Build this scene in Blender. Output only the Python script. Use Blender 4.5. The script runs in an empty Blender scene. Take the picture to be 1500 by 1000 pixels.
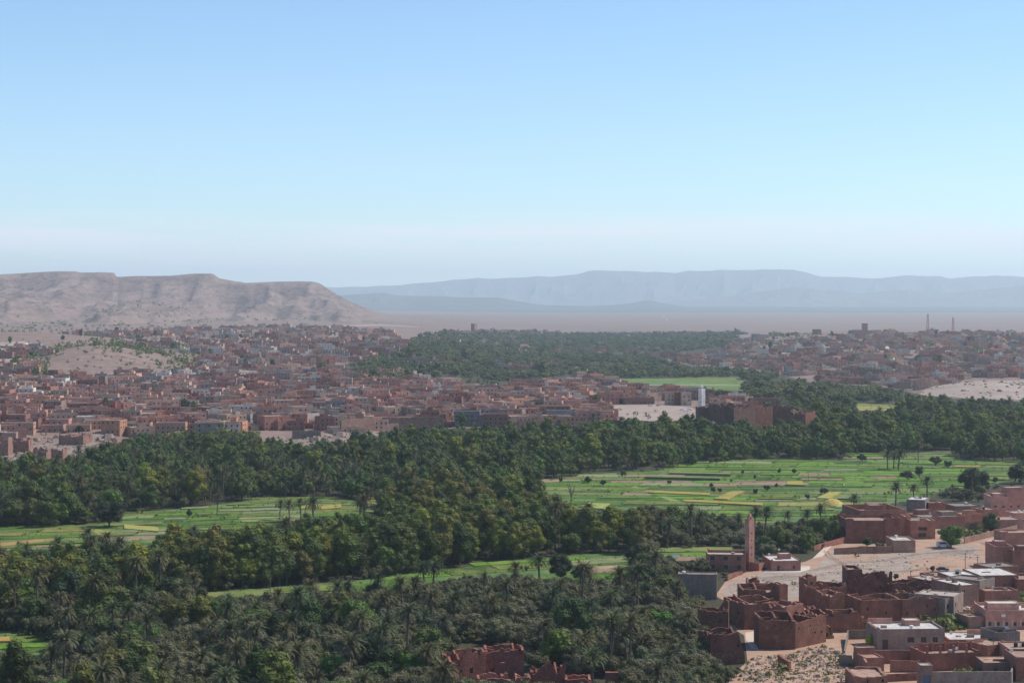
import bpy, bmesh, math, random
import numpy as np
from mathutils import Vector, Matrix

R = math.radians
rnd = random.Random(7)
C = bpy.context.scene.collection
sc = bpy.context.scene

# ------------------------------------------------------------------ camera, sky, sun, exposure
CAMZ, FPX, PITCH = 95.0, 2900.0, math.atan(60 / 2900.0)
cam_d = bpy.data.cameras.new("camera"); cam = bpy.data.objects.new("camera", cam_d); C.objects.link(cam)
cam.location = (0, 0, CAMZ); cam.rotation_euler = (R(90) - PITCH, 0, 0)
cam_d.lens = FPX / 1500 * 36; cam_d.sensor_width = 36; cam_d.clip_start = 0.5; cam_d.clip_end = 200000
sc.camera = cam
SUN_EL, SUN_AZ = R(50), R(72)            # azimuth clockwise from the view direction (+Y)
world = bpy.data.worlds.new("World"); sc.world = world; world.use_nodes = True
wn, wl = world.node_tree.nodes, world.node_tree.links
wn.clear()
w_out = wn.new("ShaderNodeOutputWorld"); w_bg = wn.new("ShaderNodeBackground")
sky = wn.new("ShaderNodeTexSky"); sky.sky_type = 'NISHITA'; sky.sun_disc = False
sky.sun_elevation = SUN_EL; sky.sun_rotation = SUN_AZ
sky.altitude = 1300; sky.air_density = 1.0; sky.dust_density = 0.1; sky.ozone_density = 1.6
w_bg.inputs['Strength'].default_value = 0.125
# faint bank of cloud low over the horizon
tc = wn.new("ShaderNodeTexCoord"); mp = wn.new("ShaderNodeMapping"); mp.inputs['Scale'].default_value = (5, 5, 70)
mp.inputs['Location'].default_value = (3.1, 0.4, 0.0)
wl.new(tc.outputs['Generated'], mp.inputs['Vector'])
nz = wn.new("ShaderNodeTexNoise"); nz.inputs['Scale'].default_value = 1.0; nz.inputs['Detail'].default_value = 6
nz.inputs['Roughness'].default_value = 0.6
wl.new(mp.outputs['Vector'], nz.inputs['Vector'])
sx = wn.new("ShaderNodeSeparateXYZ"); wl.new(tc.outputs['Generated'], sx.inputs[0])
band = wn.new("ShaderNodeMapRange"); band.inputs['From Min'].default_value = 0.046; band.inputs['From Max'].default_value = 0.034
band.inputs['To Min'].default_value = 0; band.inputs['To Max'].default_value = 1
wl.new(sx.outputs['Z'], band.inputs['Value'])
cr = wn.new("ShaderNodeMapRange"); cr.inputs['From Min'].default_value = 0.36; cr.inputs['From Max'].default_value = 0.56
cr.inputs['To Min'].default_value = 0.10; cr.inputs['To Max'].default_value = 0.85
wl.new(nz.outputs['Fac'], cr.inputs['Value'])
mm = wn.new("ShaderNodeMath"); mm.operation = 'MULTIPLY'; wl.new(band.outputs[0], mm.inputs[0]); wl.new(cr.outputs[0], mm.inputs[1])
mx = wn.new("ShaderNodeMixRGB"); mx.inputs['Color2'].default_value = (8.2, 7.3, 6.9, 1)
wl.new(mm.outputs[0], mx.inputs['Fac']); wl.new(sky.outputs['Color'], mx.inputs['Color1'])
tint = wn.new('ShaderNodeMixRGB'); tint.blend_type = 'MULTIPLY'; tint.inputs['Fac'].default_value = 1; tint.inputs['Color2'].default_value = (0.85, 0.98, 1.09, 1)
wl.new(mx.outputs['Color'], tint.inputs['Color1']); wl.new(tint.outputs['Color'], w_bg.inputs['Color']); wl.new(w_bg.outputs[0], w_out.inputs['Surface'])
sun_d = bpy.data.lights.new("sun", 'SUN'); sun = bpy.data.objects.new("sun", sun_d); C.objects.link(sun)
sun_d.energy = 4.6; sun_d.angle = R(0.5); sun_d.color = (1.0, 0.95, 0.87)
sdir = Vector((math.sin(SUN_AZ) * math.cos(SUN_EL), math.cos(SUN_AZ) * math.cos(SUN_EL), math.sin(SUN_EL)))
sun.rotation_euler = sdir.to_track_quat('Z', 'Y').to_euler(); sun.location = (0, 0, 300)
sc.view_settings.view_transform = 'Standard'; sc.view_settings.look = 'None'
sc.view_settings.exposure = 0.22; sc.view_settings.gamma = 1.0; sc.view_settings.use_curve_mapping = False
sc.cycles.max_bounces = 6; sc.cycles.diffuse_bounces = 2; sc.cycles.glossy_bounces = 2
sc.cycles.transmission_bounces = 3; sc.cycles.volume_bounces = 2; sc.cycles.transparent_max_bounces = 4
sc.cycles.use_denoising = True; sc.cycles.use_adaptive_sampling = False
HAZE_DENSITY = 5.0e-5
HAZE_COLOR = (0.76, 0.92, 1.0)

# ------------------------------------------------------------------ projection between photo pixels and the ground
cp, sp = math.cos(PITCH), math.sin(PITCH)
def ray(px, py):
    a = (px - 750) / FPX; b = -(py - 500) / FPX
    return np.array([a, cp + b * sp, -sp + b * cp])
def proj(X, Y, Z):
    dz = Z - CAMZ; dep = Y * cp - dz * sp; v = Y * sp + dz * cp
    return 750 + FPX * X / dep, 500 - FPX * v / dep
def sstep(a, b, x):
    t = np.clip((x - a) / (b - a), 0, 1); return t * t * (3 - 2 * t)
def _hash(i, j, s):
    h = np.sin(i * 127.1 + j * 311.7 + s * 74.7) * 43758.5453
    return h - np.floor(h)
def vnoise(x, y, s=0):
    i = np.floor(x); j = np.floor(y); fx = x - i; fy = y - j
    fx = fx * fx * (3 - 2 * fx); fy = fy * fy * (3 - 2 * fy)
    a = _hash(i, j, s); b = _hash(i + 1, j, s); c = _hash(i, j + 1, s); d = _hash(i + 1, j + 1, s)
    return (a * (1 - fx) + b * fx) * (1 - fy) + (c * (1 - fx) + d * fx) * fy
def fbm(x, y, s=0, o=4):
    r = 0; a = 0.5
    for k in range(o):
        r = r + a * vnoise(x * 2 ** k, y * 2 ** k, s + k * 13); a *= 0.5
    return r
SKX = [-3500, -1500, -600, -200, 0, 60, 90, 112, 118, 150, 168, 171, 200, 250, 285, 312, 322, 330, 345, 352, 360, 390, 440, 458, 468, 473, 480, 495, 512, 530, 548, 570, 620, 680, 740]
SKY = [440, 415, 400, 409, 406, 402.5, 401, 401.5, 403, 402.5, 403, 409, 407.5, 407, 403.8, 403.8, 411, 412, 415, 415.5, 417.5, 416, 415, 415.5, 418, 421, 426, 435, 444, 452, 459, 466, 473, 480, 486]
def hgt(X, Y):
    X = np.asarray(X, float); Y = np.asarray(Y, float)
    D = np.hypot(X, Y); px = 750 + FPX * X / np.maximum(Y, 1.0)
    px = np.where(Y < 1, np.where(X < 0, -3000, 3000), px)
    z = 93 * np.clip(1 - D / 330, 0, 1)
    edge = 1330 + 45 * np.sin(px / 83.0) + 20 * np.sin(px / 29.0)
    z = z + 7 * sstep(edge - 55, edge + 30, D) * (1 - sstep(1180, 1260, px)) * (1 - sstep(1850, 2300, D) * sstep(560, 900, px))
    z = z + 26 * (1 - sstep(430, 820, px)) * sstep(1500, 3400, D) * (1 - sstep(9000, 14000, D))
    z = z + 24 * sstep(980, 1250, px) * sstep(2100, 3900, D) * (1 - sstep(4300, 6500, D))
    z = z + 12 * np.exp(-((px - 1440) / 90) ** 2 - ((D - 2060) / 110) ** 2)
    mx0 = (140 - 750) / FPX * 2350
    z = z + 24 * np.exp(-((X - mx0) / 75) ** 2 - ((Y - 2330) / 210) ** 2)
    z = z + 15 * np.exp(-((X - (15 - 750) / FPX * 3000) / 130) ** 2 - ((Y - 3000) / 200) ** 2)
    far = sstep(1700, 2600, D)
    z = z + far * 5 * (fbm(X / 420, Y / 420, 3) - 0.47)
    Dc = 7600.0
    zc = CAMZ + (440 - np.interp(px, SKX, SKY)) * Dc / FPX
    base = 26 * (1 - sstep(430, 820, px))
    A = np.maximum(zc - base, 0)
    wob = 500 * (fbm(px / 60.0, D / 2500.0, 5) - 0.47)
    foot = 4150 + 1000 * sstep(120, 330, px) - 500 * sstep(330, 560, px)
    t = np.clip((D + wob * np.clip((Dc - D) / 1200, 0, 1) - foot) / (Dc - foot), 0, 1)
    prof = 0.62 * t ** 1.25 + 0.12 * sstep(0.45, 0.55, t) + 0.26 * sstep(0.86, 0.985, t)
    prof = prof + 0.020 * np.sin(t * 46 + 9 * fbm(X / 900, Y / 900, 77)) * np.clip(t * 3, 0, 1) * np.clip((1 - t) * 6, 0, 1)
    gull = np.abs(fbm(X / 210 + 0.0004 * Y, Y / 1500, 9, 5) - 0.47) * 4
    rough = (fbm(X / 120, Y / 300, 21, 4) - 0.47)
    m = A * prof
    m = m - np.minimum(A * 0.5, 60) * gull * np.clip(t * 3, 0, 1) * (1 - sstep(0.9, 0.98, t)) + rough * 26 * sstep(0.05, 0.3, t) * (1 - sstep(0.93, 1.0, t)) * np.clip(A / 60, 0, 1)
    back = 1 - 0.75 * sstep(Dc, Dc + 3800, D)
    z = z + np.maximum(m, 0) * back
    return z
def hz(X, Y): return float(hgt(X, Y))
_Ds = np.concatenate([np.arange(335, 2600, 1.0), np.geomspace(2600, 40000, 1500)])
def G(px, py, dz=0.0):
    r = ray(px, py); k = _Ds / r[1]
    X = r[0] * k; Y = _Ds; Z = CAMZ + r[2] * k
    H = hgt(X, Y)
    i = np.argmax(Z <= H)
    if not (Z <= H).any(): i = len(_Ds) - 1
    if i > 0:
        a = Z[i - 1] - H[i - 1]; b = Z[i] - H[i]; f = a / (a - b) if a != b else 0
        x = X[i - 1] + (X[i] - X[i - 1]) * f; y = Y[i - 1] + (Y[i] - Y[i - 1]) * f
    else: x, y = X[0], Y[0]
    return Vector((x, y, hz(x, y) + dz))
def inpoly(px, py, poly):
    px = np.asarray(px, float); py = np.asarray(py, float); c = np.zeros(px.shape, bool)
    n = len(poly); j = n - 1
    for i in range(n):
        xi, yi = poly[i]; xj, yj = poly[j]
        if yi != yj:
            c ^= ((yi > py) != (yj > py)) & (px < (xj - xi) * (py - yi) / (yj - yi) + xi)
        j = i
    return c

# ------------------------------------------------------------------ mesh helpers
def tag(o, label=None, cat=None, group=None, kind=None):
    if label: o['label'] = label
    if cat: o['category'] = cat
    if group: o['group'] = group
    if kind: o['kind'] = kind
    return o
def empty(name, loc=(0, 0, 0), rz=0.0):
    o = bpy.data.objects.new(name, None); C.objects.link(o); o.location = loc; o.rotation_euler = (0, 0, rz)
    o.empty_display_size = 0.5
    return o
def link_mesh(name, me, parent=None, loc=(0, 0, 0), rot=(0, 0, 0), color=None):
    o = bpy.data.objects.new(name, me); C.objects.link(o)
    if parent: o.parent = parent
    o.location = loc; o.rotation_euler = rot
    if color: o.color = (*color, 1)
    return o
class MB:
    def __init__(s): s.v = []; s.f = []; s.m = []
    def quad(s, a, b, c, d, m=0):
        n = len(s.v); s.v += [tuple(a), tuple(b), tuple(c), tuple(d)]; s.f.append((n, n + 1, n + 2, n + 3)); s.m.append(m)
    def tri(s, a, b, c, m=0):
        n = len(s.v); s.v += [tuple(a), tuple(b), tuple(c)]; s.f.append((n, n + 1, n + 2)); s.m.append(m)
    def box(s, x0, x1, y0, y1, z0, z1, m=0, bottom=False, top=True, mat=None):
        n = len(s.v)
        P = [(x0, y0, z0), (x1, y0, z0), (x1, y1, z0), (x0, y1, z0), (x0, y0, z1), (x1, y0, z1), (x1, y1, z1), (x0, y1, z1)]
        if mat is not None: P = [tuple(mat @ Vector(p)) for p in P]
        s.v += P
        F = [(0, 1, 5, 4), (1, 2, 6, 5), (2, 3, 7, 6), (3, 0, 4, 7)]
        if top: F.append((4, 5, 6, 7))
        if bottom: F.append((3, 2, 1, 0))
        for f in F: s.f.append(tuple(n + i for i in f)); s.m.append(m)
    def tube(s, pts, rad, seg=6, m=0, cap=True):
        rings = []
        for i, p in enumerate(pts):
            p = Vector(p); q = Vector(pts[min(i + 1, len(pts) - 1)]) - Vector(pts[max(i - 1, 0)])
            q.normalize(); a = q.orthogonal().normalized() if abs(q.z) < 0.95 else Vector((1, 0, 0)); b = q.cross(a)
            n = len(s.v); r = rad[i] if hasattr(rad, '__len__') else rad
            for k in range(seg):
                t = 2 * math.pi * k / seg; s.v.append(tuple(p + (a * math.cos(t) + b * math.sin(t)) * r))
            rings.append(n)
        for i in range(len(rings) - 1):
            for k in range(seg):
                k2 = (k + 1) % seg
                s.f.append((rings[i] + k, rings[i] + k2, rings[i + 1] + k2, rings[i + 1] + k)); s.m.append(m)
        if cap: s.f.append(tuple(rings[-1] + k for k in range(seg))); s.m.append(m)
    def mesh(s, name, mats):
        me = bpy.data.meshes.new(name); me.from_pydata(s.v, [], s.f)
        for m in mats: me.materials.append(m)
        if len(mats) > 1: me.polygons.foreach_set('material_index', s.m)
        me.update(); return me
    def build(s, name, mats, parent=None, loc=(0, 0, 0), rz=0.0, color=None):
        if not isinstance(mats, (list, tuple)): mats = [mats]
        return link_mesh(name, s.mesh(name, mats), parent, loc, (0, 0, rz), color)

# ------------------------------------------------------------------ materials
def new_mat(name):
    m = bpy.data.materials.new(name); m.use_nodes = True; nt = m.node_tree
    b = nt.nodes['Principled BSDF']; b.inputs['Roughness'].default_value = 0.9
    if 'Specular IOR Level' in b.inputs: b.inputs['Specular IOR Level'].default_value = 0.15
    return m, nt, b
def N(nt, t, **kw):
    n = nt.nodes.new(t)
    for k, v in kw.items():
        if k in n.inputs: n.inputs[k].default_value = v
        else: setattr(n, k, v)
    return n
def noise(nt, scale, detail=4, vec=None, rough=0.6):
    n = N(nt, 'ShaderNodeTexNoise', Scale=scale, Detail=detail, Roughness=rough)
    if vec is not None: nt.links.new(vec, n.inputs['Vector'])
    return n
def ramp(nt, fac, stops):
    r = nt.nodes.new('ShaderNodeValToRGB'); e = r.color_ramp.elements
    while len(e) < len(stops): e.new(0.5)
    for i, (p, c) in enumerate(stops):
        e[i].position = p; e[i].color = (*c, 1) if len(c) == 3 else c
    nt.links.new(fac, r.inputs['Fac']); return r
def mix(nt, a, b, fac, blend='MIX'):
    n = nt.nodes.new('ShaderNodeMixRGB'); n.blend_type = blend
    for k, v in (('Color1', a), ('Color2', b), ('Fac', fac)):
        if isinstance(v, (tuple, float, int)): n.inputs[k].default_value = (*v, 1) if isinstance(v, tuple) else v
        else: nt.links.new(v, n.inputs[k])
    return n.outputs['Color']
def mrange(nt, v, a, b, c, d):
    n = nt.nodes.new('ShaderNodeMapRange'); nt.links.new(v, n.inputs['Value'])
    for k, x in zip(('From Min', 'From Max', 'To Min', 'To Max'), (a, b, c, d)): n.inputs[k].default_value = x
    return n.outputs[0]
def bump(nt, b, h, strength=0.5, dist=0.3):
    n = nt.nodes.new('ShaderNodeBump'); n.inputs['Strength'].default_value = strength; n.inputs['Distance'].default_value = dist
    nt.links.new(h, n.inputs['Height']); nt.links.new(n.outputs['Normal'], b.inputs['Normal'])

def plaster_mat(name, use_attr=False, grain=1.0, streak=0.16, lo=0.72, hi=1.18):
    m, nt, b = new_mat(name)
    if use_attr:
        at = N(nt, 'ShaderNodeAttribute', attribute_name='tint'); col = at.outputs['Color']
    else:
        col = nt.nodes.new('ShaderNodeObjectInfo').outputs['Color']
    geo = nt.nodes.new('ShaderNodeNewGeometry')
    n1 = noise(nt, 0.35 * grain, 5, geo.outputs['Position']); n2 = noise(nt, 2.2 * grain, 5, geo.outputs['Position'])
    mp = N(nt, 'ShaderNodeMapping', Scale=(0.9, 0.9, 0.08)); nt.links.new(geo.outputs['Position'], mp.inputs['Vector'])
    n3 = noise(nt, 1.3, 4, mp.outputs['Vector'])
    f1 = mrange(nt, n1.outputs['Fac'], 0.3, 0.7, lo, hi); f2 = mrange(nt, n2.outputs['Fac'], 0.3, 0.7, 0.82, 1.14)
    f3 = mrange(nt, n3.outputs['Fac'], 0.35, 0.65, 1 - streak * 0.6, 1 + streak * 0.35)
    ml = nt.nodes.new('ShaderNodeMath'); ml.operation = 'MULTIPLY'; nt.links.new(f1, ml.inputs[0]); nt.links.new(f2, ml.inputs[1])
    m2 = nt.nodes.new('ShaderNodeMath'); m2.operation = 'MULTIPLY'; nt.links.new(ml.outputs[0], m2.inputs[0]); nt.links.new(f3, m2.inputs[1])
    vm = nt.nodes.new('ShaderNodeVectorMath'); vm.operation = 'SCALE'
    nt.links.new(col, vm.inputs[0]); nt.links.new(m2.outputs[0], vm.inputs['Scale'])
    n5 = noise(nt, 0.5 * grain, 6, geo.outputs['Position'], 0.75)
    worn = mix(nt, vm.outputs[0], (0.34, 0.235, 0.175), mrange(nt, n5.outputs['Fac'], 0.56, 0.70, 0, 0.55))
    nt.links.new(worn, b.inputs['Base Color'])
    bump(nt, b, n2.outputs['Fac'], 0.7, 0.35)
    return m
M = {}
M['plaster'] = plaster_mat('plaster'); M['adobe'] = plaster_mat('adobe', grain=1.0, streak=0.12, lo=0.66, hi=1.22)
M['tint'] = plaster_mat('town_plaster', True)
M['roof'] = plaster_mat('roof_screed', grain=1.6, streak=0.1, lo=0.65, hi=1.12)
def flat(name, col, rough=0.8, metal=0.0, spec=0.3):
    m, nt, b = new_mat(name); b.inputs['Base Color'].default_value = (*col, 1); b.inputs['Roughness'].default_value = rough
    b.inputs['Metallic'].default_value = metal; b.inputs['Specular IOR Level'].default_value = spec
    geo = nt.nodes.new('ShaderNodeNewGeometry'); n = noise(nt, 3.0, 3, geo.outputs['Position'])
    c = mix(nt, tuple(x * 0.8 for x in col), tuple(min(x * 1.15, 1) for x in col), n.outputs['Fac']); nt.links.new(c, b.inputs['Base Color'])
    return m
M['pane'] = flat('window_glass', (0.025, 0.025, 0.03), 0.25, 0, 0.5)
M['frame'] = flat('window_frame', (0.22, 0.13, 0.1), 0.6)
M['white_frame'] = flat('white_window_frame', (0.7, 0.7, 0.68), 0.6)
M['door'] = flat('door_wood', (0.09, 0.055, 0.04), 0.7)
M['blue_door'] = flat('blue_door', (0.08, 0.13, 0.2), 0.6)
M['wood'] = flat('pole_wood', (0.16, 0.12, 0.09), 0.85)
M['steel'] = flat('galvanised_steel', (0.45, 0.45, 0.46), 0.5, 0.6)
M['white'] = flat('white_paint', (0.75, 0.74, 0.71), 0.6)
M['car_dark'] = flat('dark_car_paint', (0.03, 0.035, 0.045), 0.3, 0.2, 0.5)
M['car_white'] = flat('white_car_paint', (0.75, 0.75, 0.75), 0.35, 0, 0.5)
M['rubber'] = flat('rubber', (0.02, 0.02, 0.02), 0.9)
M['redlight'] = flat('red_plastic', (0.4, 0.02, 0.02), 0.4)
M['bark'] = flat('bark', (0.12, 0.095, 0.075), 0.95)
M['palmbark'] = flat('palm_bark', (0.13, 0.10, 0.08), 0.95)
M['redmast'] = flat('mast_paint', (0.35, 0.12, 0.1), 0.7)

def leaf_mat(name, stops=None, trans=0.22):
    """stops None: tint from the object colour; otherwise a ramp over the random value of each plant"""
    m, nt, b = new_mat(name); b.inputs['Roughness'].default_value = 0.7; b.inputs['Specular IOR Level'].default_value = 0.2
    oi = nt.nodes.new('ShaderNodeObjectInfo'); geo = nt.nodes.new('ShaderNodeNewGeometry')
    col = oi.outputs['Color'] if stops is None else ramp(nt, oi.outputs['Random'], stops).outputs['Color']
    f = mrange(nt, geo.outputs['Random Per Island'], 0, 1, 0.85, 1.75)
    if stops is not None or True: col = mix(nt, col, (1.14, 1.0, 0.86), 1.0, 'MULTIPLY')
    vm = nt.nodes.new('ShaderNodeVectorMath'); vm.operation = 'SCALE'; nt.links.new(col, vm.inputs[0]); nt.links.new(f, vm.inputs['Scale'])
    nt.links.new(vm.outputs[0], b.inputs['Base Color'])
    tr = nt.nodes.new('ShaderNodeBsdfTranslucent')
    warm = mix(nt, vm.outputs[0], (1.0, 1.25, 0.5), 1.0, 'MULTIPLY'); nt.links.new(warm, tr.inputs['Color'])
    ms = nt.nodes.new('ShaderNodeMixShader'); ms.inputs[0].default_value = trans
    nt.links.new(b.outputs[0], ms.inputs[1]); nt.links.new(tr.outputs[0], ms.inputs[2])
    nt.links.new(ms.outputs[0], nt.nodes['Material Output'].inputs['Surface'])
    return m
TONES = {  # real leaf colours
 'olive': [('grey green', (0.082, 0.092, 0.058)), ('silvery green', (0.112, 0.120, 0.080)), ('dull olive green', (0.078, 0.087, 0.044)), ('dark grey green', (0.054, 0.063, 0.040))],
 'broad': [('deep green', (0.034, 0.060, 0.022)), ('mid green', (0.060, 0.090, 0.028)), ('olive green', (0.080, 0.098, 0.032)), ('bright green', (0.068, 0.125, 0.028)), ('dark bluish green', (0.030, 0.050, 0.028))],
 'poplar': [('olive green', (0.080, 0.104, 0.025)), ('yellowish green', (0.118, 0.140, 0.026)), ('dark green', (0.036, 0.056, 0.018)), ('mid green', (0.062, 0.092, 0.024)), ('tawny green', (0.100, 0.105, 0.032))],
 'palm': [('grey green', (0.062, 0.078, 0.042)), ('dark green', (0.036, 0.052, 0.028)), ('brownish green', (0.068, 0.070, 0.036)), ('dusty green', (0.074, 0.088, 0.048))],
}
M['leaf'] = leaf_mat('leaves'); M['frond'] = leaf_mat('palm_fronds', trans=0.12)
M['dead'] = flat('dry_fronds', (0.12, 0.092, 0.062), 0.9)
def tone_ramp(k):
    t = TONES[k]; return [(i / (len(t) - 1), c) for i, (_, c) in enumerate(t)]
M['mass_far'] = leaf_mat('mass_leaves_far', [(0, (0.050, 0.070, 0.036)), (0.4, (0.075, 0.095, 0.045)), (0.7, (0.095, 0.115, 0.055)), (1, (0.125, 0.135, 0.060))], trans=0.22)
for k in TONES: M['mass_' + k] = leaf_mat('mass_leaves_' + k, tone_ramp(k), trans=0.12 if k == 'palm' else 0.22)

def ground_mat():
    m, nt, b = new_mat('desert_ground')
    geo = nt.nodes.new('ShaderNodeNewGeometry'); P = geo.outputs['Position']
    s = nt.nodes.new('ShaderNodeSeparateXYZ'); nt.links.new(P, s.inputs[0])
    n1 = noise(nt, 0.006, 8, P, 0.65); n2 = noise(nt, 0.05, 6, P, 0.65); n3 = noise(nt, 0.9, 5, P)
    tan = mix(nt, (0.165, 0.108, 0.09), (0.265, 0.183, 0.15), mrange(nt, n2.outputs['Fac'], 0.3, 0.7, 0, 1))
    tan = mix(nt, tan, (0.20, 0.135, 0.105), mrange(nt, n1.outputs['Fac'], 0.48, 0.62, 0, 0.75))
    # grove soil with leaf litter on the valley floor
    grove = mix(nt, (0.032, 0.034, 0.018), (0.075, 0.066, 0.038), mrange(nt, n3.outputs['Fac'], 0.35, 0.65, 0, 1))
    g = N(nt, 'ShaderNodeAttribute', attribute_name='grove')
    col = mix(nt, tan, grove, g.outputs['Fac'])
    n4 = noise(nt, 0.11, 3, P, 0.8)
    scr = nt.nodes.new('ShaderNodeMath'); scr.operation = 'MULTIPLY'; nt.links.new(mrange(nt, n4.outputs['Fac'], 0.55, 0.63, 0, 0.75), scr.inputs[0]); nt.links.new(mrange(nt, s.outputs['Y'], 1400, 1900, 0, 1), scr.inputs[1])
    col = mix(nt, col, (0.085, 0.075, 0.05), scr.outputs[0])
    # slopes of the tableland: strata and rock on the steeper faces
    mp = N(nt, 'ShaderNodeMapping', Scale=(0.003, 0.0015, 0.045)); nt.links.new(P, mp.inputs['Vector'])
    st = noise(nt, 1.0, 6, mp.outputs['Vector'], 0.7)
    hill = mix(nt, (0.19, 0.125, 0.105), (0.31, 0.212, 0.175), mrange(nt, st.outputs['Fac'], 0.36, 0.64, 0, 1))
    mpr = N(nt, 'ShaderNodeMapping', Scale=(0.022, 0.006, 0.05)); nt.links.new(P, mpr.inputs['Vector'])
    rock = noise(nt, 1.0, 9, mpr.outputs['Vector'], 0.78)
    hill = mix(nt, hill, (0.05, 0.038, 0.036), mrange(nt, rock.outputs['Fac'], 0.52, 0.62, 0, 0.75))
    hill = mix(nt, hill, (0.40, 0.31, 0.25), mrange(nt, rock.outputs['Fac'], 0.40, 0.32, 0, 0.6))
    mpf = N(nt, 'ShaderNodeMapping', Scale=(0.07, 0.018, 0.16)); nt.links.new(P, mpf.inputs['Vector']); rk2 = noise(nt, 1.0, 6, mpf.outputs['Vector'], 0.8)
    hill = mix(nt, hill, (0.055, 0.042, 0.04), mrange(nt, rk2.outputs['Fac'], 0.54, 0.60, 0, 0.8))
    hill = mix(nt, hill, (0.42, 0.33, 0.27), mrange(nt, rk2.outputs['Fac'], 0.41, 0.36, 0, 0.5))
    up = mrange(nt, s.outputs['Z'], 34, 60, 0, 1); fy = mrange(nt, s.outputs['Y'], 3900, 4600, 0, 1)
    g2 = nt.nodes.new('ShaderNodeMath'); g2.operation = 'MULTIPLY'; nt.links.new(up, g2.inputs[0]); nt.links.new(fy, g2.inputs[1])
    col = mix(nt, col, hill, g2.outputs[0])
    # far oasis: a dark belt of groves across the plain
    mpo = N(nt, 'ShaderNodeMapping', Scale=(0.0004, 0.0012, 0)); nt.links.new(P, mpo.inputs['Vector'])
    no = noise(nt, 1.0, 7, mpo.outputs['Vector'], 0.7)
    a = nt.nodes.new('ShaderNodeMath'); a.operation = 'MULTIPLY_ADD'; nt.links.new(no.outputs['Fac'], a.inputs[0]); a.inputs[1].default_value = 7000; nt.links.new(s.outputs['Y'], a.inputs[2])
    o1 = mrange(nt, a.outputs[0], 18600, 20000, 0, 1)
    col = mix(nt, col, (0.045, 0.055, 0.04), o1)
    mps = N(nt, 'ShaderNodeMapping', Scale=(0.0010, 0.0035, 0)); nt.links.new(P, mps.inputs['Vector'])
    ns = noise(nt, 1.0, 7, mps.outputs['Vector'], 0.7)
    spk = nt.nodes.new('ShaderNodeMath'); spk.operation = 'MULTIPLY'
    nt.links.new(mrange(nt, ns.outputs['Fac'], 0.53, 0.60, 0, 0.55), spk.inputs[0]); nt.links.new(mrange(nt, s.outputs['Y'], 4200, 6000, 0, 1), spk.inputs[1])
    col = mix(nt, col, (0.13, 0.10, 0.08), spk.outputs[0])
    nt.links.new(col, b.inputs['Base Color'])
    bp = nt.nodes.new('ShaderNodeBump'); bp.inputs['Strength'].default_value = 0.9; bp.inputs['Distance'].default_value = 14
    nt.links.new(rock.outputs['Fac'], bp.inputs['Height']); 
    bm_ = nt.nodes.new('ShaderNodeMath'); bm_.operation = 'MULTIPLY'; nt.links.new(g2.outputs[0], bm_.inputs[0]); bm_.inputs[1].default_value = 0.9
    nt.links.new(bm_.outputs[0], bp.inputs['Strength'])
    b2 = nt.nodes.new('ShaderNodeBump'); b2.inputs['Strength'].default_value = 0.6; b2.inputs['Distance'].default_value = 0.5
    nt.links.new(n3.outputs['Fac'], b2.inputs['Height']); nt.links.new(bp.outputs['Normal'], b2.inputs['Normal'])
    nt.links.new(b2.outputs['Normal'], b.inputs['Normal'])
    return m
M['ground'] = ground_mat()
def soil_mat(name, c1, c2, c3=None, scale=0.4, bmp=0.6):
    m, nt, b = new_mat(name); geo = nt.nodes.new('ShaderNodeNewGeometry'); P = geo.outputs['Position']
    n1 = noise(nt, scale * 0.2, 7, P, 0.65); n2 = noise(nt, scale * 2, 7, P, 0.7)
    c = mix(nt, c1, c2, mrange(nt, n1.outputs['Fac'], 0.35, 0.65, 0, 1))
    if c3: c = mix(nt, c, c3, mrange(nt, n2.outputs['Fac'], 0.54, 0.66, 0, 0.85))
    nt.links.new(c, b.inputs['Base Color']); bump(nt, b, n2.outputs['Fac'], bmp, 0.5); return m
M['lot'] = soil_mat('stony_lot', (0.42, 0.345, 0.285), (0.32, 0.23, 0.175), (0.16, 0.125, 0.10), 0.9, 1.0)
M['lot2'] = soil_mat('pale_square_earth', (0.27, 0.205, 0.168), (0.35, 0.275, 0.23), (0.36, 0.27, 0.22), 0.15)
M['orange_soil'] = soil_mat('orange_soil', (0.33, 0.195, 0.13), (0.42, 0.285, 0.20), (0.30, 0.2, 0.14), 0.6)
M['track'] = soil_mat('dirt_track', (0.58, 0.47, 0.38), (0.50, 0.38, 0.30), None, 0.8)
M['asphalt'] = soil_mat('grey_road', (0.22, 0.20, 0.19), (0.28, 0.25, 0.23), None, 0.8)
M['terrace'] = soil_mat('white_terrace', (0.60, 0.54, 0.48), (0.48, 0.42, 0.36), None, 0.8)
M['rock'] = soil_mat('limestone_rock', (0.30, 0.235, 0.19), (0.21, 0.155, 0.125), (0.16, 0.12, 0.1), 1.2)
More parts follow.
